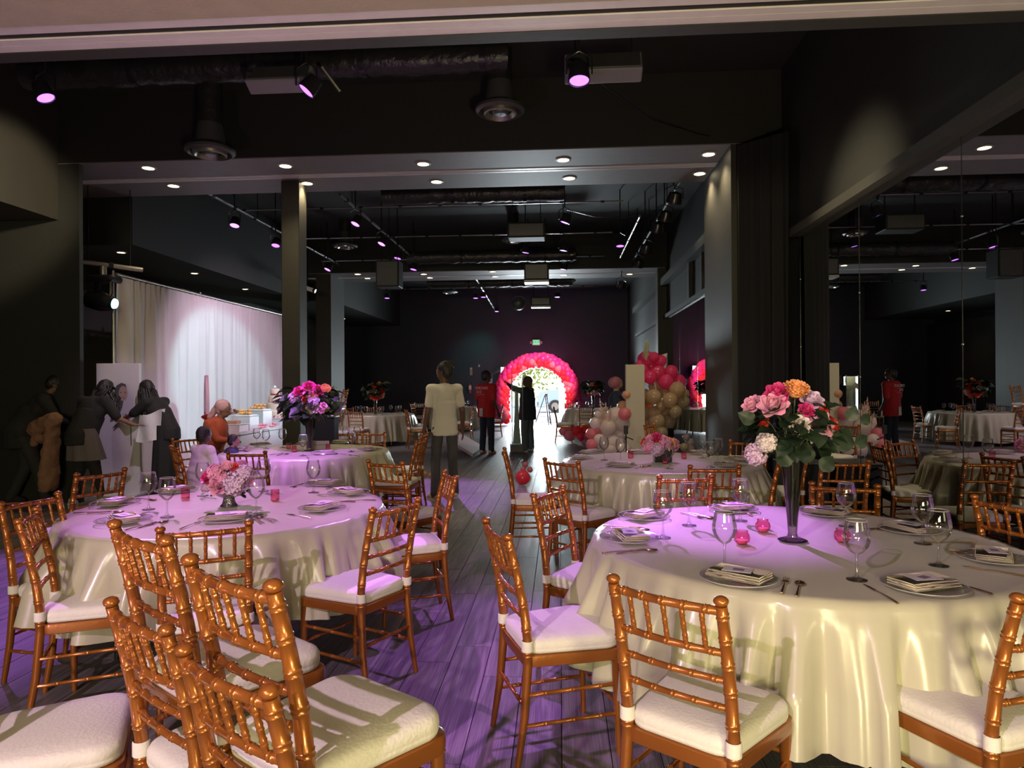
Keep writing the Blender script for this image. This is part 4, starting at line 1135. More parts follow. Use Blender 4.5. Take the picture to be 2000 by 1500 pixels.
def add_flowers(t, base, cx, cyy, sc, d, flowers, off, centre_z, Rb, leafs, seed, leafsize=0.09, stems=True, mouth=(0,0,0)):
    """flowers: bearings in a close-up; the bouquet's own roundness gives each one its depth"""
    rr = random.Random(seed)
    P = []
    for kind, col, a, b, r_ in flowers:
        px, py = off[0] + a/sc, off[1] + b/sc
        w = at_d(px, py, d); rad = r_/sc/F*d
        loc = Vector((w.x - base[0], w.y - base[1], w.z - base[2]))
        q = math.hypot(loc.x, loc.z - centre_z)
        depth = -math.sqrt(max(0.0, Rb*Rb - q*q)) * 0.75
        loc += Vector((-depth*SY*0 , depth, 0)); k = (d+depth)/d
        loc = Vector(((w.x*k) - base[0], w.y*k - base[1], HC + (w.z-HC)*k - base[2])); rad *= k
        P.append((kind, col, loc, rad))
    for i in range(max(3, len(flowers)//2)):     # the side turned away from the photograph
        kind, col, loc, rad = P[rr.randrange(len(P))]
        P.append((kind, col, Vector((-loc.x*rr.uniform(0.6,1), abs(loc.y)*rr.uniform(0.6,1)+0.04*Rb, loc.z*rr.uniform(0.95,1.0))), rad))
    c0 = Vector((0, 0, centre_z - Rb*0.55))
    for kind, col, loc, rad in P:
        n = (loc - c0).normalized(); n.y -= 0.35; n.normalize()
        q = n.to_track_quat('Z','Y').to_euler()
        s_ = rad*(1.45 if centre_z > 0.5 else 1.25) if kind != 'hydrangea' else rad*1.05
        ofs = n * (-0.4*s_ if kind != 'hydrangea' else 0)
        inst(kind, fmesh(kind, col), t, loc + ofs, colname[col] + ' ' + kind, q, (s_,)*3)
        if stems:
            e_ = loc + ofs
            MB().tube([e_, e_.lerp(Vector(mouth),0.5)+Vector((0,0,0.02)), Vector(mouth)+Vector((rr.uniform(-1,1)*0.008,rr.uniform(-1,1)*0.008,-0.02))], 0.003*max(1,rad*20), 5).build('stem', M_stem, t)
    for (a, b, s_, rot) in leafs:
        w = at_d(off[0]+a/sc, off[1]+b/sc, d-0.03)
        loc = Vector((w.x-base[0], w.y-base[1]+rr.uniform(-0.5,0.3)*Rb*0.6, w.z-base[2]))
        inst('leaf', LEAF, t, loc, None, (R(70)+rr.uniform(-0.5,0.5), rr.uniform(-0.3,0.3)+R(rot)*0, R(rr.uniform(-25,25))), (s_,)*3).rotation_euler = Euler((R(rr.uniform(55,100)), R(rot), R(rr.uniform(-20,20))), 'XYZ')
    nl = 46 if centre_z < 0.5 else 120
    for i in range(nl):
        a = rr.uniform(0, 6.28); zz = rr.uniform(-0.75, 0.45); rad = Rb*math.sqrt(max(0.05,1-zz*zz))*rr.uniform(0.45,0.85)
        loc = Vector((rad*math.cos(a), rad*math.sin(a), centre_z + zz*Rb*0.8))
        inst('leaf', LEAF, t, loc, None, (rr.uniform(-0.9,0.6), rr.uniform(-0.6,0.6), a - math.pi/2 + rr.uniform(-0.6,0.6)), (leafsize*rr.uniform(0.7,1.3),)*3)
def world_xy(T): return (T[0], T[1], ZT)

# T1: tall trumpet vase
b1 = at_d(1546, 1070, 3.2); base = (b1.x, b1.y, ZT)
t = empty('flower_arrangement', base, 0, 'tall smoked-glass trumpet vase with roses and dark leaves on the near right table', 'flowers')
MB().lathe([(0,0.002),(0.062,0.002),(0.066,0.006),(0.05,0.012),(0.024,0.022),(0.02,0.04),(0.024,0.10),(0.032,0.20),(0.042,0.30),(0.055,0.385),(0.060,0.405),(0.058,0.405),(0.040,0.30),(0.029,0.20),(0.02,0.10),(0.0,0.06)],32).build('vase', M_smoke, t)
MB().lathe([(0,0.07),(0.017,0.07),(0.021,0.13),(0.030,0.24),(0,0.24)],20).build('water', glass_mat('vase_water',(0.5,0.48,0.42),0.3), t)
for i in range(9):
    a = i*0.7
    MB().tube([(0.010*math.cos(a),0.010*math.sin(a),0.075),(0.035*math.cos(a+0.6),0.035*math.sin(a+0.6),0.40)],0.0035,6).build('stem', M_stem, t)
add_flowers(t, base, 0, 0, 5.77, 3.2, [('rose','pink',265,385,80),('rose','pink',510,380,105),('rose','hot',560,250,95),('carnation','or',780,225,135),('rose','lil',965,320,90),('rose','red',1050,440,70),
  ('rose','pink',1020,580,135),('rose','hot',905,450,60),('carnation','red',1195,620,85),('rose','wh',830,620,75),('rose','wh',990,740,70),('hydrangea','lil',320,960,120),('hydrangea','wh',440,830,105)],
  (1420,720), 0.56, 0.21, [(310,600,0.085,-60),(1180,900,0.13,40),(1330,580,0.075,30),(1440,600,0.065,60),(570,960,0.10,-30),(790,930,0.09,10),(1380,850,0.08,60),(640,560,0.1,-20),(700,420,0.08,0),(950,820,0.09,20),(760,760,0.09,-10),(1060,1000,0.09,30),(650,1080,0.1,-30),(850,1060,0.1,10),(1000,1130,0.09,40)], 21, 0.085, True, (0,0,0.40))
# T3: tall bouquet
b3 = at_d(603, 881, 7.8); base = (b3.x, b3.y, ZT)
t = empty('flower_arrangement', base, 0, 'tall slim vase with magenta, orange and lilac flowers on the second left table', 'flowers')
MB().lathe([(0,0.002),(0.06,0.002),(0.062,0.008),(0.03,0.015),(0.032,0.1),(0.042,0.25),(0.05,0.37),(0.048,0.37),(0.028,0.1),(0,0.03)],24).build('vase', M_smoke, t)
for i in range(16):
    a = i*0.7
    MB().tube([(0.02*math.cos(a),0.02*math.sin(a),0.03),(0.035*math.cos(a+0.6),0.035*math.sin(a+0.6),0.40)],0.0055,6).build('stem', mat('brown_stem',(0.10,0.065,0.045),0.6), t)
add_flowers(t, base, 0, 0, 9.37, 7.8, [('rose','hot',395,215,75),('rose','hot',585,130,85),('rose','pink',605,235,72),('rose','hot',770,190,72),('carnation','or',900,170,92),('carnation','lil',310,340,110),('rose','red',535,360,50),
  ('carnation','lil',680,390,100),('rose','lil',660,510,75),('rose','or',660,300,42),('rose','pink',865,490,45),('rose','pink',820,570,42)],
  (540,740), 0.58, 0.36, [(280,520,0.16,-40),(440,440,0.17,0),(1000,400,0.14,40),(1010,560,0.15,60),(760,640,0.15,20),(380,620,0.15,-20),(600,600,0.14,0),(880,330,0.12,20),(300,480,0.15,-60)], 22, 0.13, True, (0,0,0.36))
# T2: low silver bowl
b2 = at_d(446, 986, 4.22); base = (b2.x, b2.y, ZT)
t = empty('flower_arrangement', base, 0, 'low mirrored pedestal bowl heaped with pink hydrangeas on the near left table', 'flowers')
M_merc = mat('mirrored_mercury_glass',(0.35,0.34,0.36),0.12,metal=0.95,bump=0.6,bscale=60)
MB().lathe([(0,0.001),(0.050,0.001),(0.052,0.006),(0.040,0.02),(0.032,0.05),(0.04,0.056),(0.07,0.07),(0.088,0.10),(0.094,0.115),(0.088,0.112),(0,0.08)],32).build('bowl', M_merc, t)
add_flowers(t, base, 0, 0, 7.69, 4.2, [('hydrangea','pink',310,250,120),('hydrangea','lil',600,420,170),('hydrangea','lil',740,260,120),('rose','hot',165,310,95),('rose','pink',330,430,115),('rose','red',750,320,90),
  ('anemone','dk',470,225,48),('carnation','pink',480,150,100),('rose','red',590,165,55),('hydrangea','lil',160,470,75),('hydrangea','lil',860,290,70),('hydrangea','pink',420,330,90)],
  (380,890), 0.16, 0.16, [(560,540,0.05,90)], 23, 0.03, False)
# T4: glass cube
b4 = at_d(1293, 903, 6.5); base = (b4.x, b4.y, ZT)
t = empty('flower_arrangement', base, 0, 'square glass cube of pink and red flowers on the second right table', 'flowers')
MB().bbox(-0.08,0.08,-0.08,0.08,0.001,0.12,0.004).build('cube_vase', M_smoke, t, smooth=False)
MB().bbox(-0.07,0.07,-0.07,0.07,0.006,0.10,0.004).build('leaf_lining', M_leaf, t, smooth=False)
add_flowers(t, base, 0, 0, 5.355, 6.5, [('hydrangea','pink',735,1240,70),('hydrangea','lil',820,1270,70),('hydrangea','pink',900,1210,62),('rose','red',815,1190,52),('rose','red',680,1190,42),('rose','or',960,1195,45),('rose','pink',885,1170,45),('rose','hot',800,1140,45),('carnation','pink',740,1160,55)],
  (1130,640), 0.17, 0.15, [(790,1290,0.09,80),(830,1300,0.08,95)], 24, 0.03, False)
# far tables
for T, lab, off, sc, d, fl, px, py, hh in (
  (T5,'tall glass vase of red and white flowers on the far left table',(400,700),3.75,17.8,[('carnation','or',1272,183,17),('rose','red',1252,250,34),('rose','red',1237,215,15),('rose','wh',1292,266,20),('rose','red',1300,235,14),('rose','red',1225,240,14)],733,806,0.55),
  (T7,'vase of mixed bright flowers on the far right table beside the arch',(980,680),6.82,20.5,[('carnation','or',1205,485,28),('rose','hot',1250,495,25),('rose','wh',1165,545,38),('rose','red',1160,600,28),('rose','pink',1245,575,34),('rose','pink',1295,545,24)],1158,801,0.55),
  (T6,'small flowers on the far centre table, mostly behind the standing youth',(0,0),1.0,23.0,[('rose','red',893,787,4),('rose','pink',888,783,4),('rose','hot',897,784,4)],891,800,0.2)):
    b = at_d(px, py, d); base = (b.x, b.y, ZT)
    t = empty('flower_arrangement', base, 0, lab, 'flowers')
    MB().lathe([(0,0.002),(0.06,0.002),(0.03,0.02),(0.03,hh*0.4),(0.06,hh*0.85),(0.055,hh*0.85),(0.02,0.05),(0,0.04)],20).build('vase', M_smoke, t)
    add_flowers(t, base, 0, 0, sc, d, fl, off, hh*1.25, 0.3 if hh>0.3 else 0.1, [], int(px), 0.17 if hh>0.3 else 0.06, True, (0,0,hh*0.8))

# ---------------------------------------------------------------- balloons
BM = {}
def latex(name, rgb):
    m = mat(name, rgb, 0.16, noise=0.03, coat=0.6)
    n = m.node_tree.nodes; l = m.node_tree.links
    tl = n.new('ShaderNodeBsdfTranslucent'); tl.inputs[0].default_value = [min(1, x*1.15) for x in rgb] + [1]
    mx = n.new('ShaderNodeMixShader'); mx.inputs[0].default_value = 0.55
    o = n['Material Output']; l.new(n['Principled BSDF'].outputs[0], mx.inputs[1]); l.new(tl.outputs[0], mx.inputs[2]); l.new(mx.outputs[0], o.inputs[0])
    return m
def bcol(c):
    if c not in BM:
        rgb = {'red':(0.80,0.05,0.08),'crim':(0.82,0.08,0.16),'mag':(0.75,0.06,0.36),'hot':(0.88,0.10,0.32),'pink':(0.78,0.30,0.38),'peach':(0.80,0.50,0.36),'beige':(0.62,0.47,0.32),'sand':(0.48,0.40,0.27),'white':(0.80,0.72,0.74),'gold':(0.62,0.42,0.18),'silver':(0.45,0.38,0.38),'orange':(0.75,0.30,0.12)}[c]
        BM[c] = MB().lathe([(0.0,-1.16),(0.05,-1.15),(0.03,-1.10),(0.06,-1.05),(0.30,-0.93),(0.62,-0.72),(0.86,-0.42),(0.98,-0.08),(0.98,0.22),(0.86,0.55),(0.62,0.82),(0.34,0.96),(0.0,1.0)],22).mesh('balloon', latex('latex_'+c, rgb))
    return BM[c]
bname = {'red':'red','crim':'crimson','mag':'magenta','hot':'hot pink','pink':'dusty pink','peach':'peach','beige':'beige','sand':'sand-coloured','white':'white','gold':'gold','silver':'silver-grey','orange':'orange'}
rb = random.Random(9)
# arch
ax = at_d(1050, 823, 25.3)
arch = empty('balloon_arch', (ax.x, ax.y, 0), 0, 'big pink and red balloon arch framing the open doorway', 'balloon arch')
RA = 1.30
zc_ = 1.10
pathp = []
for i in range(41):
    s_ = i/40
    L1 = 1.0; tot = 2*L1 + math.pi*RA
    q = s_*tot
    if q < L1: pathp.append(Vector((-RA, 0, q + 0.12)))
    elif q < L1 + math.pi*RA:
        a = math.pi - (q-L1)/RA; pathp.append(Vector((RA*math.cos(a), 0, zc_ + RA*math.sin(a))))
    else: pathp.append(Vector((RA, 0, L1 - (q-L1-math.pi*RA) + 0.12)))
MB().tube(pathp, 0.02, 6).build('frame', M_white, arch)
n_b = 46
for i in range(n_b):
    s_ = (i+0.5)/n_b*40; k = int(s_); p = pathp[k].lerp(pathp[min(40,k+1)], s_-k)
    tg = (pathp[min(40,k+1)]-pathp[k]).normalized(); nrm = Vector((-tg.z,0,tg.x)); side = Vector((0,1,0))
    for q in range(5):
        a = 2*math.pi*q/5 + i*0.63
        r_ = rb.uniform(0.125,0.155)
        ox = math.cos(a)
        c_ = 'red' if -ox*1 > 0.45 else ('crim' if rb.random()<0.7 else 'hot')
        outer = (nrm*math.cos(a))
        if outer.dot(p - Vector((0,0,zc_))) > 0.05 : c_ = 'hot' if rb.random()<0.5 else 'mag'
        elif outer.dot(p - Vector((0,0,zc_))) < -0.05: c_ = 'red' if rb.random()<0.7 else 'pink'
        loc = p + nrm*math.cos(a)*0.17 + side*math.sin(a)*0.17
        dr = (loc-p).normalized()
        inst('balloon', bcol(c_), arch, loc, None, dr.to_track_quat('Z','Y').to_euler(), (r_,)*3)
# cluster column beside the mirror
bc = at_d(1290, 900, 11.1)
gar = empty('balloon_garland', (bc.x, bc.y, 0), 0, 'tall organic balloon garland, hot pink above, beige and white below, beside the mirror', 'balloon garland')
def gballs(parent, lst, sc, off, d, base, dj=0.25, only=None):
    for a, b, r_, c_ in lst:
        dd = d + rb.uniform(-dj, dj)
        w = at_d(off[0]+a/sc, off[1]+b/sc, dd); rad = r_/sc/F*dd*1.12
        loc = w - Vector(base)
        loc.z = max(loc.z, rad*1.02 - base[2])
        inst('balloon', bcol(c_), parent, loc, None, (rb.uniform(-0.6,0.6)+R(200)*0, rb.uniform(-0.6,0.6), rb.uniform(0,6)), (rad,)*3)
GB_ = [(710,345,88,'hot'),(860,350,58,'hot'),(825,470,75,'hot'),(970,465,66,'hot'),(915,568,74,'hot'),(1050,562,64,'hot'),(640,392,42,'hot'),(765,405,70,'hot'),(745,520,66,'hot'),(680,470,70,'hot'),(790,310,50,'hot'),
 (800,618,64,'beige'),(785,725,74,'beige'),(900,692,58,'beige'),(1030,652,80,'beige'),(955,762,76,'beige'),(1085,782,67,'sand'),(1110,692,46,'sand'),(862,822,54,'beige'),(890,868,66,'beige'),(1010,882,64,'sand'),(790,892,62,'beige'),
 (815,982,80,'beige'),(945,985,64,'sand'),(740,1062,62,'beige'),(715,970,52,'peach'),(860,1105,62,'sand'),(725,835,56,'orange'),(690,720,70,'beige'),(680,900,70,'beige'),(690,1130,60,'white'),(780,1180,60,'beige'),(720,1270,66,'white'),
 (600,800,70,'beige'),(610,960,70,'white'),(590,1080,72,'white'),(560,680,60,'peach'),(1160,1205,44,'silver'),(1120,1150,34,'silver'),(1165,1275,44,'silver'),(1100,1250,40,'sand')]
gballs(gar, GB_, 5.355, (1130,640), 11.4, (bc.x,bc.y,0))
MB().tube([(0.05,0.35,0.02),(0.03,0.35,1.0),(-0.08,0.30,1.75)],0.012,8).build('frame', M_white, gar)
WB_ = [(385,925,84,'white'),(325,965,62,'white'),(450,1000,80,'white'),(300,1045,78,'white'),(400,1065,86,'white'),(270,1130,62,'white'),(480,905,62,'pink'),(500,705,42,'peach'),(460,825,54,'peach'),(440,1115,56,'white'),
 (215,1172,54,'white'),(172,1000,56,'white'),(132,1110,54,'pink'),(132,1225,54,'pink'),(350,1205,74,'white'),(255,1235,62,'white'),(200,905,34,'white'),(330,1275,62,'white'),(190,1080,50,'pink'),(420,1200,60,'white'),(470,1270,60,'white')]
bw = at_d(1190, 900, 10.9)
gw = empty('balloon_garland', (bw.x, bw.y, 0), 0, 'low mound of white balloons in front of the tall pale board', 'balloon garland')
gballs(gw, WB_, 5.355, (1130,640), 10.9, (bw.x,bw.y,0), 0.3)
bq = at_d(1120, 850, 17.6)
gq = empty('balloon_garland', (bq.x, bq.y, 0), 0, 'short string of dusty pink and red balloons lying on the far aisle floor', 'balloon garland')
gballs(gq, [(820,1110,55,'pink'),(905,1068,60,'pink'),(900,1165,68,'pink'),(1005,1105,62,'red'),(1100,1108,66,'red'),(1045,1178,52,'crim'),(1065,1225,46,'pink'),(1130,1180,44,'pink'),(1175,1120,50,'white')], 6.82, (980,680), 17.6, (bq.x,bq.y,0), 0.15)
def loose(px, py, r_px, d, c_, label, grp=None):
    w = at_d(px, py, d); rad = r_px/F*d
    o = inst('balloon', bcol(c_), None, (w.x, w.y, max(w.z, rad)), label, (R(170), 0.2, 0.4), (rad,)*3)
    tag(o, label, 'balloon', grp); o.data = bcol(c_); return o
loose(1020,932,14.5,10.25,'crim','big crimson balloon on the aisle floor beside the slender chair')
loose(1021,917,5.6,11.6,'pink','small dusty pink balloon on the aisle floor, left one behind the crimson balloon')
loose(1034,917,5.6,11.55,'pink','small dusty pink balloon on the aisle floor, right one behind the crimson balloon')
loose(1025,907,5.6,11.6,'pink','small dusty pink balloon resting on top of two others in the aisle')
loose(1084,944,9,10.3,'crim','crimson balloon half hidden behind the brown chair right of the aisle')
loose(1094,948,8,10.4,'red','red balloon half hidden behind the brown chair right of the aisle')
loose(1072,948,7,10.2,'pink','dusty pink balloon on the floor left of the half-hidden red ones')
loose(829,925,5,11.1,'gold','small gold balloon on the floor behind the left chairs, left one')
loose(840,928,4.6,11.1,'gold','small gold balloon on the floor behind the left chairs, right one')
# plume flowers and tall boards around the garland
w = at_d(1183, 850, 10.7)
t = empty('pampas_plumes', (w.x, w.y, 0.35), 0, 'bunch of pale pink pampas plumes rising from the white balloons', 'plumes')
M_pamp = mat('pale_pink_pampas',(0.72,0.52,0.48),0.9,noise=0.15,nscale=20)
rp = random.Random(4)
for k,(a,b,h_) in enumerate(((1172,778,0.1),(1183,786,0.0),(1192,792,-0.1),(1178,800,0.15),(1198,800,0.1),(1168,806,-0.05))):
    q = at_d(a, b, 10.7); e_ = Vector((q.x-w.x, 0, q.z-0.35)); 
    mb = MB()
    s0 = Vector((e_.x*0.3, h_*0.3, e_.z*0.45))
    for i in range(170):
        f = rp.random(); c = s0.lerp(e_+Vector((0,h_,0)), f); rr_ = 0.045*math.sin(math.pi*min(1,f*0.9+0.12))
        dv = Vector((rp.gauss(0,1), rp.gauss(0,1), 0.9+rp.random())).normalized()*rr_*1.7
        sd = dv.orthogonal().normalized()*0.006
        mb.add([c-sd, c+sd, c+dv],[(0,1,2)])
    o = mb.build('plume', M_pamp, t, smooth=False)
    MB().tube([(0,0,0),s0,e_+Vector((0,h_,0))],0.004,5).build('stalk', M_pamp, t)
w = at_d(1262, 692, 11.3)
t = empty('dried_leaf_plume', (w.x, w.y, w.z), 0, 'spiky cream tropical leaf spray on top of the balloon column', 'plumes')
M_dry = mat('bleached_cream_leaf',(0.66,0.68,0.50),0.7,noise=0.15)
mb = MB(); 
for i in range(54):
    f = i/54; z = -0.10+0.28*f; a = i*2.4
    L_ = 0.13*(1-0.35*f); q = Vector((math.cos(a)*L_*(0.75-0.35*f), math.sin(a)*L_*(0.75-0.35*f), L_*0.85))
    sd = Vector((-math.sin(a),math.cos(a),0))*0.014
    c = Vector((0.02*f,0,z))
    mb.add([c-sd*0.5, c+q*0.5-sd, c+q, c+q*0.5+sd, c+sd*0.5],[(0,1,2,3,4)])
mb.build('leaf_spray', M_dry, t, smooth=False)
def tall_board(px0, px1, ptop, d, z0, label, m, ang=0, name='display_board', th=0.05, strut=True):
    a = at_d(px0, ptop, d); b = at_d(px1, ptop, d)
    t = empty(name, (a.x, a.y, z0), ang, label, 'board')
    w_ = b.x-a.x; h_ = a.z-z0
    return t, w_, h_
M_bd = mat('pale_greige_board',(0.50,0.46,0.40),0.6,noise=0.04)
t, w_, h_ = tall_board(1230,1266,712,10.8,0,'tall blank greige board standing before the balloon garland',M_bd,R(12))
MB().bbox(0,w_*1.05,0,0.05,0.0,h_,0.004,Matrix.Translation((-0.06,0,0))).build('panel',M_bd,t,smooth=False)
MB().box(0.02,0.06,0.05,0.09,0.0,h_*0.8).build('rear_batten',M_white,t,smooth=False)
MB().box(-0.05,w_,-0.10,0.20,0.0,0.02).build('foot',M_white,t,smooth=False)
t, w_, h_ = tall_board(1278,1303,690,11.9,0,'second white board whose torn-looking corner shows above the pink balloons',M_white,R(-18))
MB().add([(0,0,0),(w_,0,0),(w_,0,h_),(0,0,h_-0.07),(0,0.04,0),(w_,0.04,0),(w_,0.04,h_),(0,0.04,h_-0.07)],[(0,1,2,3),(7,6,5,4),(0,4,5,1),(1,5,6,2),(2,6,7,3),(3,7,4,0)]).build('panel',M_white,t,smooth=False)
MB().box(w_-0.012,w_,-0.004,0.0,0.3,h_-0.05).build('edge_tape',M_grey,t,smooth=False)
# chair by the board, camera tripod
place_chair((1.22+0.30,9.85), R(-120), 'gold chair standing before the pale board behind the second right table', G4)
w = at_d(1222, 850, 9.6)
t = empty('phone_tripod', (w.x, w.y, 0), 0, 'small black phone tripod before the pale board', 'tripod')
MB().bbox(-0.03,0.03,-0.01,0.01,0.80,0.92,0.004).build('phone_clamp',M_pipe,t,smooth=False)
MB().tube([(0,0,0.35),(0,0,0.82)],0.009,8).tube([(0,0,0.76),(0.1,0,0.72)],0.008,6).build('column',M_pipe,t)
for k in range(3):
    a = k*2.094; MB().tube([(0,0,0.45),(0.22*math.cos(a),0.22*math.sin(a),0)],0.008,6).build('leg',M_pipe,t)
# ---------------------------------------------------------------- people
M_sk = {}
def skin(c):
    k = tuple(c)
    if k not in M_sk: M_sk[k] = mat('skin_%d' % len(M_sk), c, 0.5, noise=0.05, sss=0.05)
    return M_sk[k]
def cap(mb, a, b, r0, r1, n=10, flat=None):
    a = Vector(a); b = Vector(b); d = (b-a)
    L = d.length or 1e-6; d.normalize()
    pts = [a - d*r0*0.9, a - d*r0*0.6, a, a.lerp(b,0.5), b, b + d*r1*0.6, b + d*r1*0.9]
    mb.tube(pts, [r0*0.42, r0*0.8, r0, (r0+r1)/2, r1, r1*0.8, r1*0.42], n, True, flat)
def remesh(mb, name, m, parent, vox=0.012, smooth_it=3, disp=0.0, dscale=0.1):
    me = mb.mesh('tmp', m)
    o = bpy.data.objects.new('tmp', me); C.objects.link(o)
    md = o.modifiers.new('r', 'REMESH'); md.mode = 'VOXEL'; md.voxel_size = vox
    sm = o.modifiers.new('s', 'SMOOTH'); sm.iterations = smooth_it; sm.factor = 0.5
    if disp:
        tx = bpy.data.textures.new('t', 'CLOUDS'); tx.noise_scale = dscale
        dm = o.modifiers.new('d', 'DISPLACE'); dm.texture = tx; dm.strength = disp; dm.mid_level = 0.5
    dg = bpy.context.evaluated_depsgraph_get()
    nm = bpy.data.meshes.new_from_object(o.evaluated_get(dg)); bpy.data.objects.remove(o)
    nm.name = name
    nm.polygons.foreach_set('use_smooth', [True]*len(nm.polygons))
    return inst(name, nm, parent)
def lerp(a, b, t): return Vector(a).lerp(Vector(b), t)
BASE = dict(pelvis=(0,0,.95), waist=(0,.0,1.08), chest=(0,0,1.30), neck=(0,-.01,1.475), head=(0,.015,1.635),
 sL=(-.175,0,1.42), eL=(-.225,-.03,1.14), wL=(-.235,.04,.89), sR=(.175,0,1.42), eR=(.225,-.03,1.14), wR=(.235,.04,.89),
 hL=(-.09,0,.93), kL=(-.105,.02,.50), aL=(-.11,-.03,.08), hR=(.09,0,.93), kR=(.105,.02,.50), aR=(.11,-.03,.08), look=(0,1,0), up=(0,0,1), hdL=None, hdR=None, tL=(-.125,.10,.035), tR=(.125,.10,.035))
def person(loc, rz, h, pose, label, sk, parts, vox=0.0085, z=0.0, girth=1.0, hand_curl=0.5):
    J = {k: (Vector(v) if isinstance(v, tuple) else v) for k, v in {**BASE, **pose}.items()}
    t = empty('person', (loc[0], loc[1], z), rz, label, 'person')
    s_ = h/1.75; t.scale = (s_,)*3
    g = girth
    look = J['look'].normalized(); up = J['up'].normalized(); sd = look.cross(up).normalized(); up = sd.cross(look).normalized()
    HM = Matrix((sd, look, up)).transposed().to_4x4()     # x right, y forward, z up of the head
    H = J['head']
    b = MB()
    P, Wt, Ch, Nk = J['pelvis'], J['waist'], J['chest'], J['neck']
    across = (J['sR']-J['sL']).normalized()
    def slab(c, rx, ry, rz_, axis=None):
        ax_ = across; upv = (Ch-P).normalized(); fw = upv.cross(ax_).normalized(); ax2 = fw.cross(upv)
        M = Matrix((ax2, fw, upv)).transposed().to_4x4()
        b.ball(c, (rx, ry, rz_), 16, 12, M)
    def torso(mb, e):
        ax_ = across; upv = (Ch-P).normalized(); fw = upv.cross(ax_).normalized(); ax2 = fw.cross(upv)
        M = Matrix((ax2, fw, upv)).transposed().to_4x4()
        mb.ball(P, (.155*g+e, .115*g+e, .13+e), 18, 12, M)
        mb.ball(Wt, (.132*g+e, .100*g+e, .16+e), 18, 12, M)
        mb.ball(Ch, (.158*g+e, .112*g+e, .19+e), 18, 12, M)
        cap(mb, lerp(Ch, J['sL'], .55)+upv*.03, J['sL'], .075+e, .058+e); cap(mb, lerp(Ch, J['sR'], .55)+upv*.03, J['sR'], .075+e, .058+e)
    torso(b, 0)
    cap(b, lerp(Ch, Nk, .6), lerp(Nk, H, .45), .062, .052)
    # head, jaw, nose, ears
    b.ball(H + up*0.026, (.080,.100,.108), 18, 14, HM)
    b.ball(H - up*.045 + look*.020, (.062,.074,.072), 14, 10, HM)
    b.ball(H - up*.018 + look*.101, (.013,.016,.020), 8, 6, HM)
    cap(b, H + up*.018 + look*.090, H - up*.018 + look*.107, .010, .012, 8)
    b.ball(H - up*.058 + look*.080, (.024,.012,.010), 8, 6, HM)
    for q in (-1, 1): b.ball(H + sd*q*.075 - look*.005, (.010,.020,.030), 8, 6, HM)
    for S_ in ('L', 'R'):
        sg = -1 if S_ == 'L' else 1
        cap(b, J['s'+S_], J['e'+S_], .048*g, .037); cap(b, J['e'+S_], J['w'+S_], .038, .024)
        fore = (J['w'+S_]-J['e'+S_]).normalized()
        hd = J['hd'+S_] or fore; hd = hd.normalized()
        pn = hd.cross(across); pn = pn.normalized() if pn.length > .1 else Vector((0,0,1))   # palm normal
        if abs(hd.z) > 0.7: pn = Vector((sg*-1.0, 0.15, 0)); pn = (pn - hd*pn.dot(hd)).normalized()
        ps = hd.cross(pn).normalized()
        Wp = J['w'+S_]
        for q in (-.022, 0.0, .022): cap(b, Wp + ps*q*0.5, Wp + hd*.085 + ps*q, .014, .012, 8)
        for i, (off, L_) in enumerate(((-.030,.058),(-.010,.072),(.010,.068),(.029,.052))):
            a0 = Wp + hd*.088 + ps*off; a1 = a0 + (hd*(1-.25*hand_curl) + pn*.35*hand_curl)*L_*.5; a2 = a1 + (hd*(1-hand_curl) + pn*.8*hand_curl)*L_*.5
            cap(b, a0, a1, .0090, .0083, 8); cap(b, a1, a2, .0083, .0070, 8)
        tside = -1 if (ps.y < 0) else 1
        th0 = Wp + hd*.025 + ps*.028*tside; th1 = th0 + (hd*.6+ps*.6*tside+pn*.3)*.035; th2 = th1 + (hd*.9+ps*.15*tside+pn*.3)*.032
        cap(b, th0, th1, .0115, .010, 8); cap(b, th1, th2, .010, .0085, 8)
        cap(b, J['h'+S_], J['k'+S_], .082*g, .055*g); cap(b, J['k'+S_], J['a'+S_], .054*g, .036)
        cap(b, J['a'+S_], J['t'+S_], .034, .030)
    remesh(b, 'body', sk, t, vox, 2)
    # eyes, lids
    for q in (-1, 1):
        e_ = MB(); e_.ball(H + sd*q*.030 + look*.090 + up*.016, (.011,.008,.007), 8, 6, HM); e_.build('eye', mat('eye_white',(0.6,0.58,0.55),0.3), t)
        e_ = MB(); e_.ball(H + sd*q*.030 + look*.0965 + up*.016, (.005,.003,.0055), 8, 6, HM); e_.build('pupil', M_ink, t)
        e_ = MB(); e_.tube([H + sd*q*.015 + look*.098 + up*.034, H + sd*q*.030 + look*.098 + up*.038, H + sd*q*.046 + look*.089 + up*.034],.003,5); e_.build('eyebrow', M_ink, t)
    MB().ball(H - up*.052 + look*.0945, (.020,.004,.005), 8, 6, HM).build('lips', mat('lips',(0.22,0.08,0.07),0.5), t)
    out = {'t': t, 'J': J, 'H': H, 'HM': HM, 'look': look, 'up': up, 'sd': sd}
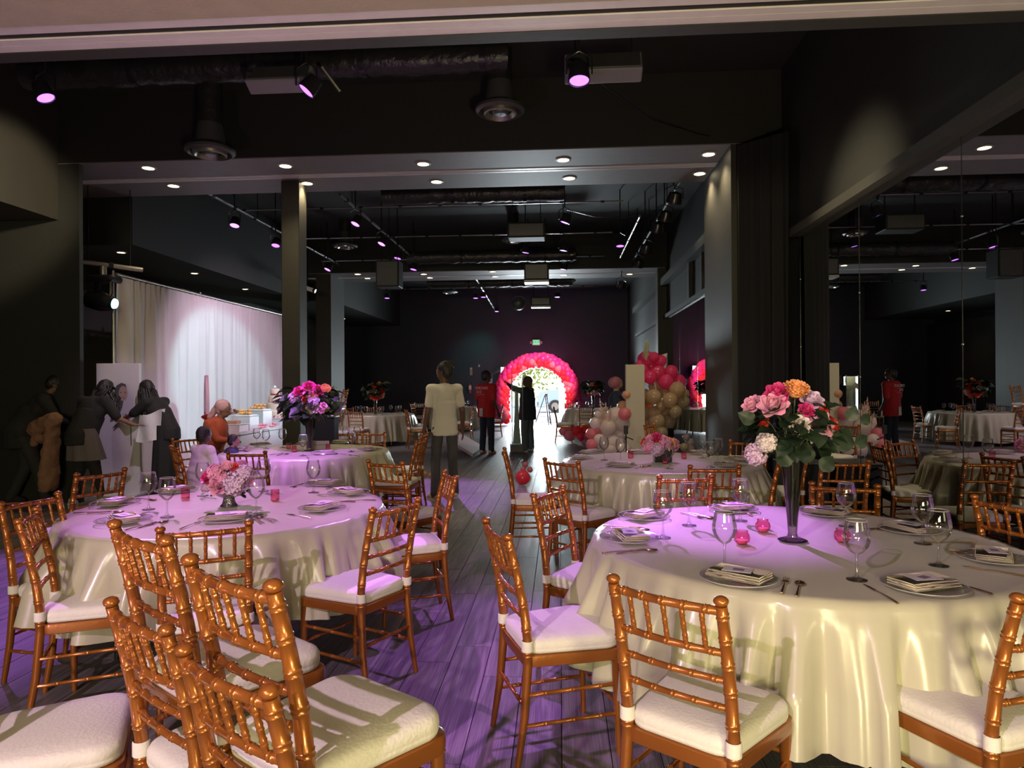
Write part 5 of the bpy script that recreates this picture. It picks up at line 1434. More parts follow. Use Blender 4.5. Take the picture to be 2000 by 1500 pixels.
    for kind, kw in parts:
        m = kw.get('m'); mb = MB(); e = kw.get('e', .012)
        if kind == 'shirt':
            torso(mb, e)
            upq = (Ch-P).normalized(); hq = kw.get('hem',-0.04)
            mb.tube([Ch-upq*.05, Wt, P, P+Vector((0,0,hq-.07))], [.122*g+e, .121*g+e, .136*g+e, .138*g+e], 20, True, 1.30)
            cap(mb, lerp(Ch,Nk,.55), lerp(Ch,Nk,.92), .075, .060)
            hem = kw.get('hem', -0.04)
            upv = (Ch-P).normalized(); fwv = upv.cross(across).normalized(); MM = Matrix((fwv.cross(upv), fwv, upv)).transposed().to_4x4()
            for S_ in 'LR':
                q = kw.get('sleeve', .62)
                if q <= 1 and q > 0: cap(mb, J['s'+S_], lerp(J['s'+S_],J['e'+S_],q), .060*g+e*.6, .056*g+e*.4)
                elif q > 1: cap(mb, J['s'+S_], J['e'+S_], .062*g+e*.5, .050); cap(mb, J['e'+S_], lerp(J['e'+S_],J['w'+S_],q-1), .050, .038)
            remesh(mb, kw.get('name','shirt'), m, t, .013, 3, .010, .09)
        if kind == 'trousers':
            w = kw.get('wide', 0)
            mb.ball(P - Vector((0,0,.0)), (.165*g+e*.4, .125*g+e*.4, .125), 16, 10)
            for S_ in 'LR':
                cap(mb, J['h'+S_], J['k'+S_], .096*g, .068*g+w*.5, 14); cap(mb, J['k'+S_], J['a'+S_]+Vector((0,0,kw.get('cuff',0))), .068*g+w*.5, .052+w, 14)
            remesh(mb, kw.get('name','trousers'), m, t, .013, 3, .012, .06)
        if kind == 'skirt':
            z0 = kw['z0']; r0 = kw.get('r0', .17); r1 = kw.get('r1', .22); cx_ = (J['aL']+J['aR'])/2
            def fn(u, v):
                a = u*2*math.pi; c = P.lerp(Vector((cx_.x, cx_.y, z0)), v); r_ = r0 + (r1-r0)*v + .014*v*math.sin(a*9+1)
                if v < .3: r_ *= (.93 + .23*v)
                return (c.x + r_*1.0*math.cos(a), c.y + r_*.80*math.sin(a), (P.z+.10)*(1-v) + z0*v)
            mb.grid(fn, 72, 14, wrap=True); mb.build(kw.get('name','skirt'), m, t, sharp=False)
        if kind == 'shoes':
            for S_ in 'LR':
                sb = MB(); a = J['a'+S_]; tt = J['t'+S_]; d = Vector((tt.x-a.x, tt.y-a.y, 0)); d = d.normalized() if d.length>.01 else Vector((0,1,0))
                A = Vector((a.x, a.y, max(.05, a.z-.03))); zt = max(.028, tt.z)
                cap(sb, A - d*.035 - Vector((0,0,.0)), Vector((tt.x,tt.y,zt+.01)) , .046, .040, 12, .8); cap(sb, a + Vector((0,0,.01)), A, .044, .046, 12)
                cap(sb, lerp(A,tt,.45)+Vector((0,0,.025)), Vector((tt.x,tt.y,zt+.012)), .040, .036, 12)
                so = remesh(sb, kw.get('name','shoe'), m, t, .009, 2)
                s2 = MB(); c0_ = A - d*.05; c1 = Vector((tt.x,tt.y,0)) + d*.04; sdv = Vector((-d.y,d.x,0))*.042; zb = min(a.z, tt.z) - .055 if a.z > .2 else 0.0
                zb0 = max(0, a.z-.085); zb1 = max(0, tt.z-.04)
                pts = [c0_+sdv*.75, c0_-sdv*.75, lerp(c0_,c1,.7)-sdv, c1-sdv*.4, c1+sdv*.4, lerp(c0_,c1,.7)+sdv]
                vs = [Vector((p.x,p.y,zb0+(zb1-zb0)*(i in (2,3,4,5)))) for i,p in enumerate(pts)]; vs += [v+Vector((0,0,.026)) for v in vs]
                s2.add(vs, [(5,4,3,2,1,0),(6,7,8,9,10,11)]+[(i,(i+1)%6,(i+1)%6+6,i+6) for i in range(6)]); s2.build('sole', kw.get('sole', M_white), so, smooth=False)
        if kind == 'hair':
            st = kw['style']; hd_ = MB()
            hd_.ball(H + up*.042 - look*.020, (.091,.108,.104), 18, 12, HM)
            hd_.ball(H - look*.050 + up*.005, (.084,.076,.096), 14, 10, HM)
            if st == 'dreads':
                remesh(hd_, 'hair', m, t, .010, 1, .012, .02)
                rr = random.Random(2)
                for i in range(16):
                    a = rr.uniform(-2.4, 2.4); base_ = H + up*.095 - look*.02 + sd*.045*math.sin(a)
                    end = base_ + up*rr.uniform(.0,.035) - look*rr.uniform(.03,.09) + sd*.05*math.sin(a)
                    MB().tube([base_, base_.lerp(end,.5)+up*.028, end, end - up*.045 - look*.012], [.012,.011,.010,.008], 6).build('lock_of_hair', m, t)
            elif st == 'short':
                remesh(hd_, 'hair', m, t, .009, 1, .012, .015)
            elif st in ('braids', 'curls'):
                remesh(hd_, 'hair', m, t, .010, 1, .018, .02)
                rr = random.Random(3); n_ = kw.get('n', 34); Ln = kw.get('len', .5)
                tip = kw.get('drop', Vector((0,0,-1)))
                for i in range(n_):
                    a = rr.uniform(-1.9, 1.9); b0 = H + up*rr.uniform(-.02,.06) - look*(.075*math.cos(a)) + sd*.080*math.sin(a)
                    outw = (b0 - H).normalized(); L_ = Ln*rr.uniform(.7,1.05)
                    p = b0; pts = [p]
                    for k in range(1, 9):
                        f = k/8; amp = .016 if st == 'curls' else .004
                        p = b0 + outw*(.03+.05*min(1,f*2)*(1.2 if st=='curls' else .7)) + tip*L_*f + Vector((math.sin(k*1.9+i)*amp, math.cos(k*1.7+i)*amp, 0)) - look*.03*f
                        pts.append(p)
                    MB().tube(pts, [.012]+[.011]*6+[.009,.005], 6).build('lock_of_hair', m, t)
            elif st == 'wrap':
                hd_.ball(H + up*.045 - look*.030, (.098,.116,.104), 18, 12, HM)
                hd_.ball(H - look*.10 + up*.01, (.05,.045,.06), 12, 8, HM)
                cap(hd_, H - look*.11, H - look*.17 - up*.16, .05, .045)
                remesh(hd_, kw.get('name','head_wrap'), m, t, .010, 3, .012, .04)
            elif st == 'bonnet':
                hd_.ball(H + up*.045 - look*.045, (.110,.118,.105), 18, 12, HM)
                remesh(hd_, 'bonnet', m, t, .010, 3, .02, .03)
    return out
SK1 = skin((0.16,0.085,0.055)); SK2 = skin((0.115,0.06,0.04)); SK3 = skin((0.26,0.14,0.09)); SK4 = skin((0.34,0.20,0.13))
M_tee = mat('white_cotton_tee',(0.70,0.66,0.60),0.85,noise=0.05,bump=0.1,bscale=120)
M_red = mat('red_cotton_tee',(0.58,0.02,0.025),0.8,noise=0.06)
M_jean = mat('washed_black_denim',(0.07,0.07,0.075),0.85,noise=0.35,nscale=9,bump=0.2,bscale=80)
M_navy = mat('navy_cloth',(0.022,0.03,0.06),0.85,noise=0.15)
M_blk = mat('black_cotton',(0.016,0.015,0.017),0.85,noise=0.2)
M_hair = mat('black_hair',(0.012,0.010,0.010),0.5,noise=0.3,bump=0.4,bscale=60)
M_sneak = mat('white_sneaker',(0.66,0.62,0.64),0.5,noise=0.1)
def floor_at(px, py): p = at_z(px, py, 0); return (p.x, p.y)
# youth in a white tee
person(floor_at(868,975), R(22), 1.79, dict(look=(-.72,.62,0.02), wL=(-.27,.02,.87), wR=(.25,.05,.88), aL=(-.14,-.06,.08), kL=(-.12,.0,.50), aR=(.13,.04,.08), tL=(-.19,.06,.035), tR=(.15,.17,.035)),
 'person in a white tee and faded black jeans standing in the aisle', SK2,
 [('shirt',dict(m=M_tee,sleeve=.72,e=.014,hem=-.06)),('trousers',dict(m=M_jean,wide=.010)),('shoes',dict(m=mat('patterned_sneaker',(0.6,0.45,0.25),0.5,noise=0.8,nscale=30))),('hair',dict(style='dreads',m=M_hair))], girth=.86)
# person in red
pr = person(floor_at(950,886), R(-32), 1.79, dict(look=(.55,.8,0), wL=(-.24,.03,.88), wR=(.26,.06,.90), aL=(-.09,-.04,.08), aR=(.10,.03,.08)),
 'person in a red tee with white back print standing by the arch, hands down', SK2,
 [('shirt',dict(m=M_red,sleeve=.80,e=.028,hem=-.10)),('trousers',dict(m=M_navy,wide=.012)),('shoes',dict(m=M_sneak,sole=mat('red_sole',(0.5,0.06,0.08),0.6))),('hair',dict(style='short',m=M_hair))])
t = pr['t']
Mb = Matrix.Translation((0,-.172,1.40)) @ Matrix.Rotation(R(90),4,'X')
text_obj('back_print','CHICAGO',0.075,M_white,t,Mb); text_obj('back_print','312',0.085,M_white,t,Matrix.Translation((-.06,-.176,1.315)) @ MXZ)
MB().tube([(-.10,-.176,1.25),(0,-.178,1.262),(.09,-.176,1.268)],.003,5).build('print_line',M_white,t)
MB().bbox(-.10,-.01,-.180,-.172,.80,.97,.002,Matrix.Rotation(R(3),4,'Y')).build('paper_in_pocket',M_white,t,smooth=False)
# silhouetted person at the doorway
person(floor_at(1030,881), R(62), 1.68, dict(look=(.1,.9,.35), head=(0,.02,1.63), sL=(-.17,.02,1.42), eL=(-.22,.25,1.45), wL=(-.16,.46,1.60), sR=(.17,.02,1.42), eR=(.22,.24,1.40), wR=(.14,.46,1.52), hdL=(.2,.8,.5), hdR=(-.2,.8,.5), aL=(-.20,-.05,.08), kL=(-.14,.0,.50), aR=(.20,.02,.08), kR=(.14,.02,.5), tL=(-.24,.07,.035), tR=(.22,.15,.035)),
 'silhouetted person in navy top and wide trousers reaching up before the bright doorway', SK1,
 [('shirt',dict(m=M_navy,sleeve=1.85,e=.035,hem=-.14,name='hooded_top')),('trousers',dict(m=mat('grey_blue_cloth',(0.10,0.13,0.17),0.8),wide=.025)),('shoes',dict(m=M_sneak)),('hair',dict(style='wrap',m=mat('brown_cap',(0.12,0.07,0.06),0.8),name='cap'))], girth=1.12)
# woman with long braids holding a white sheet
w4 = floor_at(318,968)
person(w4, R(78), 1.66, dict(pelvis=(0,-.06,.93), waist=(0,.0,1.06), chest=(0,.10,1.25), neck=(0,.20,1.40), head=(0,.28,1.54), look=(.15,.8,-.55), up=(0,.5,.86),
   sL=(-.17,.13,1.36), eL=(-.22,.34,1.18), wL=(-.16,.56,1.12), sR=(.17,.13,1.36), eR=(.20,.30,1.16), wR=(.10,.52,1.16), hdL=(0,.9,-.2), hdR=(0,.9,.1), hL=(-.09,-.05,.92), hR=(.09,-.05,.92)),
 'person with long dark braids, black tee and long black skirt, reaching left', SK3,
 [('shirt',dict(m=M_blk,sleeve=.85,e=.02)),('skirt',dict(m=M_blk,z0=.06,r0=.185,r1=.21)),('shoes',dict(m=M_blk)),('hair',dict(style='braids',m=M_hair,len=.62,n=46,drop=Vector((0,-.22,-1)).normalized()))], girth=1.05)
wb_ = at_d(289, 862, 9.3)
tq = empty('white_paper_bag', (wb_.x, wb_.y, wb_.z), R(8), 'crumpled white paper bag held under the arm of the person with braids', 'bag')
rr = random.Random(8)
MB().grid(lambda u,v: ((u-.5)*.30 + .05*(v), -.03+.02*math.sin(7*u+3*v), .36*v + .06*u*(v) - .02*math.sin(5*u)), 14, 14).grid(lambda u,v: ((u-.5)*.30 + .05*(v), .05-.02*math.sin(6*u+4*v), .36*v + .06*u*v - .02*math.sin(5*u)), 14, 14).build('paper', mat('white_paper',(0.70,0.68,0.70),0.7,bump=0.3,bscale=20), tq, smooth=False)
# person with curly hair, shirt tied round the waist
w5 = floor_at(170,990)
person(w5, R(-14), 1.68, dict(pelvis=(0,-.08,.93), waist=(0,-.02,1.06), chest=(-.01,.09,1.26), neck=(-.01,.20,1.42), head=(-.02,.29,1.52), look=(-.1,.8,-.55), up=(0,.5,.86),
   sL=(-.18,.10,1.38), eL=(-.25,.12,1.10), wL=(-.26,.22,.90), sR=(.17,.12,1.38), eR=(.27,.22,1.15), wR=(.33,.42,1.05), hdR=(.3,.9,0), hL=(-.09,-.07,.92), hR=(.09,-.07,.92), aL=(-.15,-.10,.08), kL=(-.12,.0,.5), aR=(.13,.08,.08), tL=(-.22,0.0,.035), tR=(.15,.21,.035)),
 'person with dark curls, grey shirt tied at the waist, white sneakers, by the poster', SK3,
 [('shirt',dict(m=M_blk,sleeve=.85,e=.018)),('trousers',dict(m=M_blk,cuff=.10)),('skirt',dict(m=mat('grey_mauve_cloth',(0.16,0.13,0.14),0.8),z0=.62,r0=.185,r1=.25,name='tied_shirt')),('shoes',dict(m=M_sneak)),('hair',dict(style='curls',m=M_hair,len=.40,n=60,drop=Vector((0.1,-.1,-1)).normalized()))], girth=1.08)
tj = empty('brown_coat', (w5[0]-.50, w5[1]-.02, 0.0), R(-20), 'brown coat hanging from the hand of the person with curls', 'coat')
M_coat = mat('brown_wool',(0.30,0.15,0.10),0.85,noise=0.2,bump=0.2,bscale=30)
cb = MB(); cap(cb,(-.22,0,.98),(.12,0,1.10),.11,.10); cap(cb,(.10,0,1.05),(-.02,.02,.30),.09,.13,12,.6); cap(cb,(.02,0,.7),(-.06,.0,.26),.10,.10,12,.6); cap(cb,(-.26,0,.96),(-.16,0,.86),.09,.07)
remesh(cb,'wool_shell',M_coat,tj,.016,2,.05,.10)
cb = MB(); cap(cb,(-.16,-.02,1.03),(-.24,-.02,.80),.06,.055); remesh(cb,'sleeve',M_coat,tj,.016,2,.03,.08)
# dark person at far left
person(floor_at(62,984), R(-55), 1.74, dict(pelvis=(0,-.10,.92), waist=(0,-.02,1.04), chest=(0,.09,1.25), neck=(0,.18,1.41), head=(0,.26,1.54), look=(0,.8,-.55), up=(0,.5,.86),
   sL=(-.18,.11,1.37), eL=(-.22,.28,1.12), wL=(-.16,.46,1.0), sR=(.18,.14,1.35), eR=(.22,.28,1.12), wR=(.16,.46,1.0), hL=(-.09,-.1,.92), hR=(.09,-.1,.92), aL=(-.10,-.24,.09), kL=(-.1,-.06,.5), aR=(.12,.14,.08), kR=(.11,.06,.5), tL=(-.10,-.11,.035), tR=(.12,.27,.035)),
 'person all in black bending forward in the dark at the far left', SK1,
 [('shirt',dict(m=M_blk,sleeve=1.8,e=.03,hem=-.12)),('trousers',dict(m=mat('charcoal_trousers',(0.03,0.028,0.032),0.85),wide=.01)),('shoes',dict(m=M_blk,sole=mat('orange_red_sole',(0.45,0.10,0.05),0.6))),('hair',dict(style='short',m=M_hair))], girth=1.1)
SEAT = dict(pelvis=(0,-.02,.56), waist=(0,-.03,.70), chest=(0,.01,.92), neck=(0,.03,1.08), head=(0,.07,1.235), sL=(-.17,.02,1.03), eL=(-.22,.08,.78), wL=(-.12,.30,.72), sR=(.17,.02,1.03), eR=(.22,.08,.78), wR=(.12,.30,.72),
   hL=(-.09,0,.545), kL=(-.12,.42,.53), aL=(-.12,.40,.08), hR=(.09,0,.545), kR=(.12,.42,.53), aR=(.12,.40,.08), tL=(-.13,.52,.035), tR=(.13,.52,.035))
# seated woman in rust with pink head wrap
c_ = at_z(412,900,0.47)
person((c_.x+.02,c_.y), R(-82), 1.66, {**SEAT, **dict(chest=(0,.05,.93), neck=(0,.10,1.10), head=(0,.16,1.24), look=(0.1,.9,-.25), eR=(.21,.14,.82), wR=(.08,.30,.80), eL=(-.21,.14,.80), wL=(-.04,.30,.78))},
 'person in a rust hooded top with a pink head wrap, seated at the table', SK3,
 [('shirt',dict(m=mat('rust_cloth',(0.40,0.075,0.03),0.85,noise=0.2,bump=0.3,bscale=20),sleeve=1.8,e=.035,name='rust_top')),('trousers',dict(m=M_navy)),('shoes',dict(m=M_blk)),('hair',dict(style='wrap',m=mat('mauve_pink_wrap',(0.62,0.36,0.36),0.7)))], girth=1.15)
wsg = bpy.data.objects[C.objects[-1].name]
# toddler on the lap
pt = at_d(449,866,7.72)
person((pt.x,pt.y), R(-60), 1.0, {**SEAT, **dict(look=(.2,.9,-.1), eL=(-.2,.2,.9), wL=(-.06,.30,1.05), eR=(.2,.2,.9), wR=(.06,.30,1.05))},
 'toddler in a navy top on the lap of the person in rust', SK3,
 [('shirt',dict(m=M_navy,sleeve=1.8,e=.03)),('trousers',dict(m=M_navy)),('hair',dict(style='short',m=M_hair))], girth=1.2, z=pt.z-1.20*1.0/1.75)
# child in white shirt
c_ = at_z(393,948,0.47)
person((c_.x,c_.y), R(-30), 1.26, {**SEAT, **dict(pelvis=(0,-.02,.74),waist=(0,-.03,.86),chest=(0,.01,1.04),neck=(0,.02,1.20),head=(0,.05,1.37),sL=(-.17,.02,1.16),sR=(.17,.02,1.16),eL=(-.22,.08,.94),eR=(.22,.08,.94),wL=(-.14,.30,.92),wR=(.14,.30,.92),hL=(-.09,0,.72),hR=(.09,0,.72),kL=(-.12,.36,.70),kR=(.12,.36,.70),aL=(-.12,.36,.30),aR=(.12,.36,.30),tL=(-.13,.46,.26),tR=(.13,.46,.26),look=(-.1,1,0.05))},
 'small child in a white tee seated with back to the camera', SK2,
 [('shirt',dict(m=M_tee,sleeve=.85,e=.03)),('trousers',dict(m=M_jean)),('shoes',dict(m=M_sneak)),('hair',dict(style='short',m=M_hair))], girth=1.0)
# woman by the board
c_ = at_d(1204,800,12.0)
person((c_.x,c_.y), R(-72), 1.62, dict(look=(0,.85,.5), up=(0,-.4,.9), sL=(-.17,.03,1.42), eL=(-.18,.26,1.45), wL=(-.12,.42,1.60), sR=(.17,.03,1.42), eR=(.18,.26,1.42), wR=(.12,.42,1.56), hdL=(0,.6,.6), hdR=(0,.6,.6)),
 'person in a patterned pink bonnet and navy sleeveless dress reaching up at the boards', SK4,
 [('shirt',dict(m=M_navy,sleeve=0,e=.016)),('skirt',dict(m=M_navy,z0=.35,r0=.18,r1=.24)),('shoes',dict(m=M_blk)),('hair',dict(style='bonnet',m=mat('patterned_bonnet',(0.42,0.16,0.22),0.6,noise=0.9,nscale=45)))], girth=1.1)
# ---------------------------------------------------------------- poster, clear pillar, flat boards, dessert display
a = at_d(188,710,9.55)
t = empty('portrait_standee', (a.x, a.y, 0), R(4), 'tall white standee printed with a portrait of a long-haired figure, left of the drape', 'poster')
Wd, Hd = 0.60, a.z
MB().bbox(0,Wd,0,0.06,0.02,Hd,0.004).build('panel', mat('pale_lilac_board',(0.62,0.58,0.62),0.5,noise=0.04), t, smooth=False)
def flat(pts, m, name, lay_):
    MB().add([(x_,-0.001-0.0008*lay_,z_) for x_,z_ in pts],[tuple(range(len(pts)))]).build(name,m,t,smooth=False)
cx0, cz0 = 0.36, Hd-0.42
def ell(cx_,cz_,rx,rz_,n=26,a0=0,a1=360): return [(cx_+rx*math.cos(R(a0+(a1-a0)*i/n)), cz_+rz_*math.sin(R(a0+(a1-a0)*i/n))) for i in range(n)]
M_ph = mat('printed_dark_hair',(0.10,0.10,0.105),0.5); M_pf = mat('printed_skin',(0.50,0.34,0.28),0.5); M_pd = mat('printed_pale_gown',(0.55,0.48,0.52),0.5)
flat([(cx0-.17,cz0-.40),(cx0-.07,cz0-.36),(cx0+.0,cz0-.20),(cx0+.03,cz0-.05),(cx0+.07,cz0+.04),(cx0+.05,cz0+.13),(cx0-.01,cz0+.15),(cx0-.08,cz0+.11),(cx0-.12,cz0-.05)][::-1], M_ph, 'printed_hair', 1)
flat(ell(cx0+.015,cz0,.062,.105)[::-1], M_pf, 'printed_face', 2)
for q in (-.02,.045): flat(ell(cx0+q,cz0+.015,.012,.006,10)[::-1], M_ink, 'printed_eye', 3)
flat(ell(cx0+.018,cz0-.055,.018,.008,10)[::-1], mat('printed_lip',(0.35,0.15,0.15),0.5), 'printed_mouth', 3)
flat([(cx0-.13,cz0-1.15),(cx0+.16,cz0-1.15),(cx0+.14,cz0-.6),(cx0+.10,cz0-.38),(cx0+.02,cz0-.26),(cx0-.08,cz0-.34),(cx0-.15,cz0-.6)][::-1], M_pd, 'printed_gown', 2)
MB().tube([(cx0+.05,-.006,cz0-.28),(cx0+.12,-.006,cz0-.40),(cx0+.13,-.006,cz0-.72)],.016,6,flat=.2).build('printed_braid', M_ph, t)
MB().box(-0.02,Wd+0.02,-0.12,0.2,0.0,0.02).build('foot', M_white, t, smooth=False)

p0 = at_z(1009,882,0)
t = empty('clear_draped_pillar', (p0.x,p0.y,0), R(10), 'tall clear pillar with sheer cloth inside on a grey box by the doorway', 'pillar')
MB().bbox(-0.14,0.14,-0.14,0.14,0.0,0.17,0.008).build('grey_base', mat('mauve_grey_box',(0.22,0.19,0.24),0.6), t, smooth=False)
MB().bbox(-0.12,0.12,-0.12,0.12,0.17,1.64,0.004).build('clear_sleeve', glass_mat('clear_acrylic',(0.85,0.93,0.92),0.6,0.1), t, smooth=False)
M_veil = mat('sheer_veil',(0.7,0.74,0.72),0.8)
MB().grid(lambda u,v: ((0.02+0.06*(1-v)**2+.02*abs(math.sin(9*u)))*math.cos(6.28*u), (0.02+0.06*(1-v)**2)*math.sin(6.28*u), .18+1.2*v),40,12,wrap=True).build('sheer_cloth', M_veil, t)
for sx in (-1,1):
    MB().tube([(sx*.12,-.12,.17),(sx*.12,-.12,1.66)],.008,6).build('corner_post', M_alu, t)
# A-frame easel before the van
e0 = at_z(1062,840,0)
t = empty('folding_ladder', (e0.x, 25.9, 0), R(20), 'dark folding step ladder just inside the bright doorway', 'ladder')
for sx in (-1,1):
    MB().tube([(sx*.05,-.45,0),(sx*.02,0,1.12)],.022,6).build('rail', M_pipe, t); MB().tube([(sx*.30,.40,0),(sx*.04,0,1.10)],.018,6).build('rear_leg', M_pipe, t)
for k in range(3): MB().box(-.05,.05,-.40+.12*k,-.33+.12*k,.12+.30*k,.14+.30*k).build('tread', M_pipe, t, smooth=False)
MB().tube([(-.06,0,1.12),(.06,0,1.12)],.03,8).build('top_hinge', M_pipe, t)
# flat pale box/panel on floor behind the youth
fb = [at_z(893,883,0.0), at_z(923,893,0.0), at_z(944,878,0.0), at_z(897,861,0.0)]
t = empty('pale_flat_panel', (fb[1].x, fb[1].y, 0), 0, 'pale pink panel leaning low on the floor between the youth and the red tee', 'panel')
V_ = [Vector((q.x-fb[1].x, q.y-fb[1].y, 0)) for q in fb]
lift = [0.10,0.0,0.0,0.16]
vs = [v + Vector((0,0,l_)) for v,l_ in zip(V_,lift)] + [v + Vector((0,0,l_+0.07)) for v,l_ in zip(V_,lift)]
MB().add(vs, [(3,2,1,0),(4,5,6,7),(0,1,5,4),(1,2,6,5),(2,3,7,6),(3,0,4,7)]).build('board', mat('pale_pink_board',(0.62,0.47,0.46),0.6,noise=0.08), t, smooth=False)
MB().box(V_[3].x-0.03,V_[3].x+0.03,V_[3].y-0.03,V_[3].y+0.03,0,0.16).build('prop_block', M_white, t, smooth=False)
# black box near the mirror
q = at_z(1655,898,0.93)
t = empty('black_box', (2.42, 7.1, 0), 0, 'black box plinth with a dull top standing by the mirror behind the near right table', 'box')
MB().bbox(-0.21,0.21,-0.2,0.2,0.0,0.70,0.012).build('cabinet', M_blackdrape, t, smooth=False)
MB().bbox(-0.215,0.215,-0.205,0.205,0.70,0.715,0.004).build('lid', M_grille, t, smooth=False)

# dessert display by the drape
M_plx = mat('white_laminate',(0.66,0.58,0.62),0.35,noise=0.03)
t = empty('dessert_table', (-5.55, 11.95, 0), 0, 'long white dessert table with stepped front before the white drape', 'table')
MB().bbox(-0.35,0.35,-1.1,1.4,0.70,0.74,0.006).build('tabletop', M_plx, t, smooth=False)
MB().bbox(-0.34,0.34,-1.08,1.38,0.0,0.70,0.01).build('cabinet_body', M_plx, t, smooth=False)
MB().bbox(-0.36,0.30,-1.13,-0.7,0.42,0.70,0.008).build('stepped_front', M_plx, t, smooth=False)
def riser(x,y,w,d_,h_,label):
    t = empty('display_riser',(x,y,0.7405),0,label,'riser')
    MB().bbox(-w/2,w/2,-d_/2,d_/2,0,h_,0.006).build('box', M_plx, t, smooth=False)
    MB().bbox(-w/2-.008,w/2+.008,-d_/2-.008,d_/2+.008,h_,h_+.012,0.003).build('lid', M_white, t, smooth=False)
    return (x,y,0.7405+h_+.0125)
r1 = riser(-5.50,11.18,.42,.34,.12,'low white riser under the cake pops at the left of the dessert table')
r2 = riser(-5.48,11.62,.34,.36,.24,'white riser under the pastries, second on the dessert table')
r3 = riser(-5.46,12.12,.34,.38,.32,'tall white riser under golden pastries on the dessert table')
r4 = riser(-5.42,12.74,.40,.40,.15,'white riser under the tiered cake by the column')
M_pastry = mat('golden_pastry',(0.62,0.30,0.10),0.6,noise=0.4,nscale=20); M_pinkc = mat('pink_icing',(0.75,0.25,0.32),0.5,noise=0.2)
def heap(pos, w, d_, n, m, r, label, cat, nm, part):
    t = empty(nm, pos, 0, label, cat)
    MB().bbox(-w/2,w/2,-d_/2,d_/2,0,.012,.003).build('tray', M_white, t, smooth=False)
    rr = random.Random(n)
    me = MB().ball((0,0,0),(r,r*1.1,r*.8),10,7).mesh(part, m)
    for i in range(n):
        L_ = i // max(1,(n*2//3)); inst(part, me, t, (rr.uniform(-w/2+r,w/2-r), rr.uniform(-d_/2+r,d_/2-r), .012+r*.8+L_*r*1.3), None, (0,0,rr.uniform(0,3)))
heap(r2,.30,.32,16,M_pastry,.035,'tray of golden pastries on the second white riser','dessert','pastry_tray','pastry')
heap(r3,.30,.34,14,M_pastry,.033,'tray of golden pastries on the tallest white riser','dessert','pastry_tray','pastry')
heap((-5.28,11.85,.7405),.16,.36,16,M_pinkc,.028,'low tray of pink iced treats at the front of the dessert table','dessert','treat_tray','treat')
heap((-5.28,12.30,.7405),.16,.36,14,M_pinkc,.028,'low tray of pink treats in front of the cake riser','dessert','treat_tray','treat')
t = empty('cake_pop_stand', r1, 0, 'cluster of chocolate and pink cake pops on a wooden block', 'dessert')
MB().bbox(-.12,.12,-.08,.08,0,.05,.006).build('wooden_block', mat('tan_wood',(0.45,0.26,0.14),0.6), t, smooth=False)
rr = random.Random(6)
for i in range(14):
    x_,y_,h_ = rr.uniform(-.1,.1),rr.uniform(-.07,.07),rr.uniform(.16,.24)
    MB().tube([(x_*.7,y_*.7,.04),(x_,y_,h_)],.0025,5).build('stick', M_white, t)
    MB().ball((x_,y_,h_),.028,10,8).build('cake_pop', mat('chocolate',(0.12,0.05,0.03),0.4) if i%3==0 else mat('pink_chocolate',(0.6,0.36,0.34),0.4), t)
t = empty('tiered_cake', (r4[0],r4[1],r4[2]), 0, 'four-tier blush cake with pink flowers, partly behind the column', 'cake')
z = 0.0
for i,(r_,h_) in enumerate(((.19,.14),(.155,.14),(.12,.14),(.085,.13))):
    MB().lathe([(0,z),(r_,z),(r_+.004,z+.01),(r_,z+h_-.012),(r_-.012,z+h_),(0,z+h_)],28).build('cake_tier', mat('blush_icing',(0.72,0.52,0.42),0.5,noise=0.05), t)
    for k in range(5):
        a_ = -1.2+.35*k+i*.6
        inst('rose', fmesh('rose','pink' if k%2 else 'hot'), t, (r_*math.cos(a_), -r_*abs(math.sin(a_)), z+.02), None, (R(60),0,a_), (.028,)*3)
    z += h_
MB().ball((0,0,z+.03),.03,10,8).build('topper', M_white, t)
heap((-5.30,13.15,.7405),.12,.20,7,M_pastry,.03,'small heap of orange pastries beside the cake riser','dessert','pastry_tray','pastry')
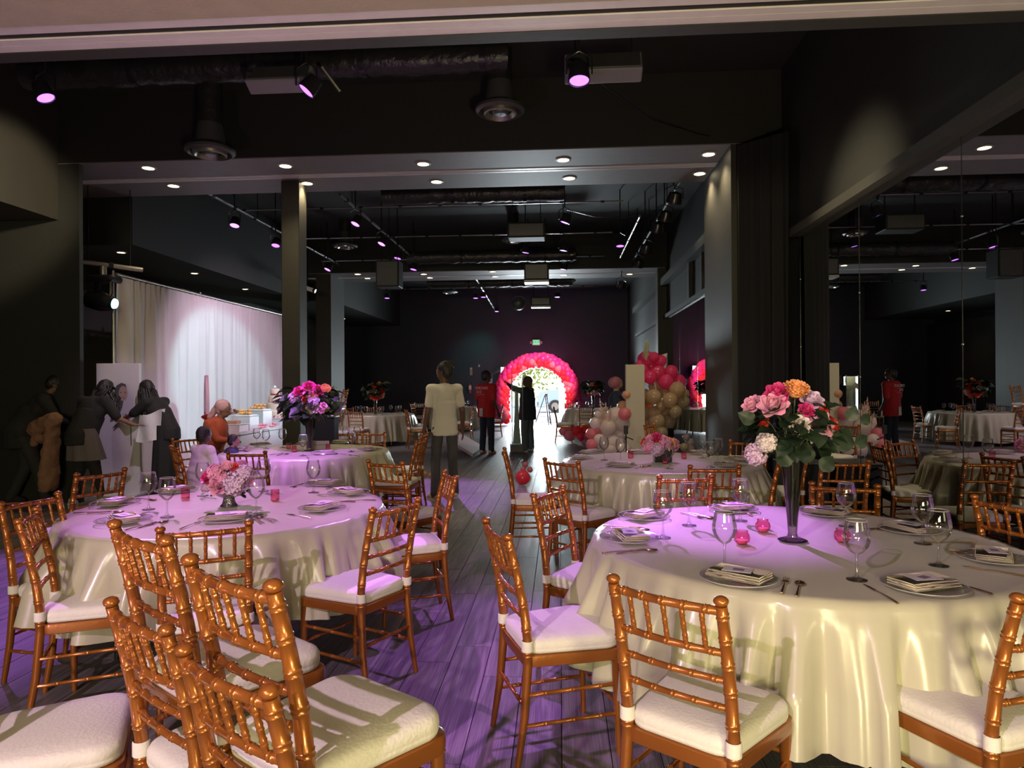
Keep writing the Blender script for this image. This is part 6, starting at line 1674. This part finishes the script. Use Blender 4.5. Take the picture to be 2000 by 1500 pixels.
# tall pink arch panel
q = at_d(400,733,11.2)
t = empty('pink_arch_panel', (q.x,q.y,0), R(-58), 'tall narrow pink panel with rounded top standing before the drape', 'panel')
Hh = q.z; w_ = .26
pts = [(-w_,0.02),(w_,0.02),(w_,Hh-w_*2)] + [(w_*math.cos(R(a_)), Hh-w_*2+2*w_*math.sin(R(a_))) for a_ in range(15,166,15)] + [(-w_,Hh-w_*2)]
n_ = len(pts)
M_pk = mat('soft_pink_board',(0.80,0.48,0.66),0.5)
MB().add([(x_,0,z_) for x_,z_ in pts]+[(x_,.05,z_) for x_,z_ in pts],[tuple(range(n_)),tuple(range(2*n_-1,n_-1,-1))]+[(i,i+n_,(i+1)%n_+n_,(i+1)%n_) for i in range(n_)]).build('board', M_pk, t, smooth=False)
for k in range(4): MB().tube([(-.05+.02*math.sin(k*2),-.004,Hh-.62-.09*k),(.05,-.004,Hh-.59-.09*k)],.008,5).build('script_stroke', mat('faded_script',(0.45,0.2,0.4),0.5), t)
MB().box(-w_,w_,-.08,.15,0,.02).build('foot', M_white, t, smooth=False)
q = at_d(403,820,10.9)
t = empty('red_rose_cluster', (q.x,q.y,q.z-.06), 0, 'red rose cluster at the foot of the pink panel', 'flowers')
for i in range(4): inst('rose', fmesh('rose','red'), t, (.03*math.cos(i*1.6),.03*math.sin(i*1.6),.05+.02*i), None, (R(40),0,i*1.6), (.05,)*3)
MB().tube([(0,0,.05),(0,0,-(q.z-.06))],.012,6).build('stand', M_stem, t)
# plinth and mirror table beyond the column
q = at_d(638,862,14.5)
t = empty('black_plinth', (q.x, q.y, 0), R(5), 'black draped plinth beyond the tall bouquet, right of the column', 'plinth')
MB().bbox(-.20,.20,-.2,.2,0,.84,.012).build('cabinet', M_blackdrape, t, smooth=False)
MB().bbox(-.22,.22,-.22,.22,.84,.865,.006).build('top', M_grille, t, smooth=False)
q = at_d(637,806,14.5)
heap((q.x,q.y,.8655),.30,.22,10,M_pinkc,.035,'small pink and orange favours on the black plinth','favours','favour_tray','favour')
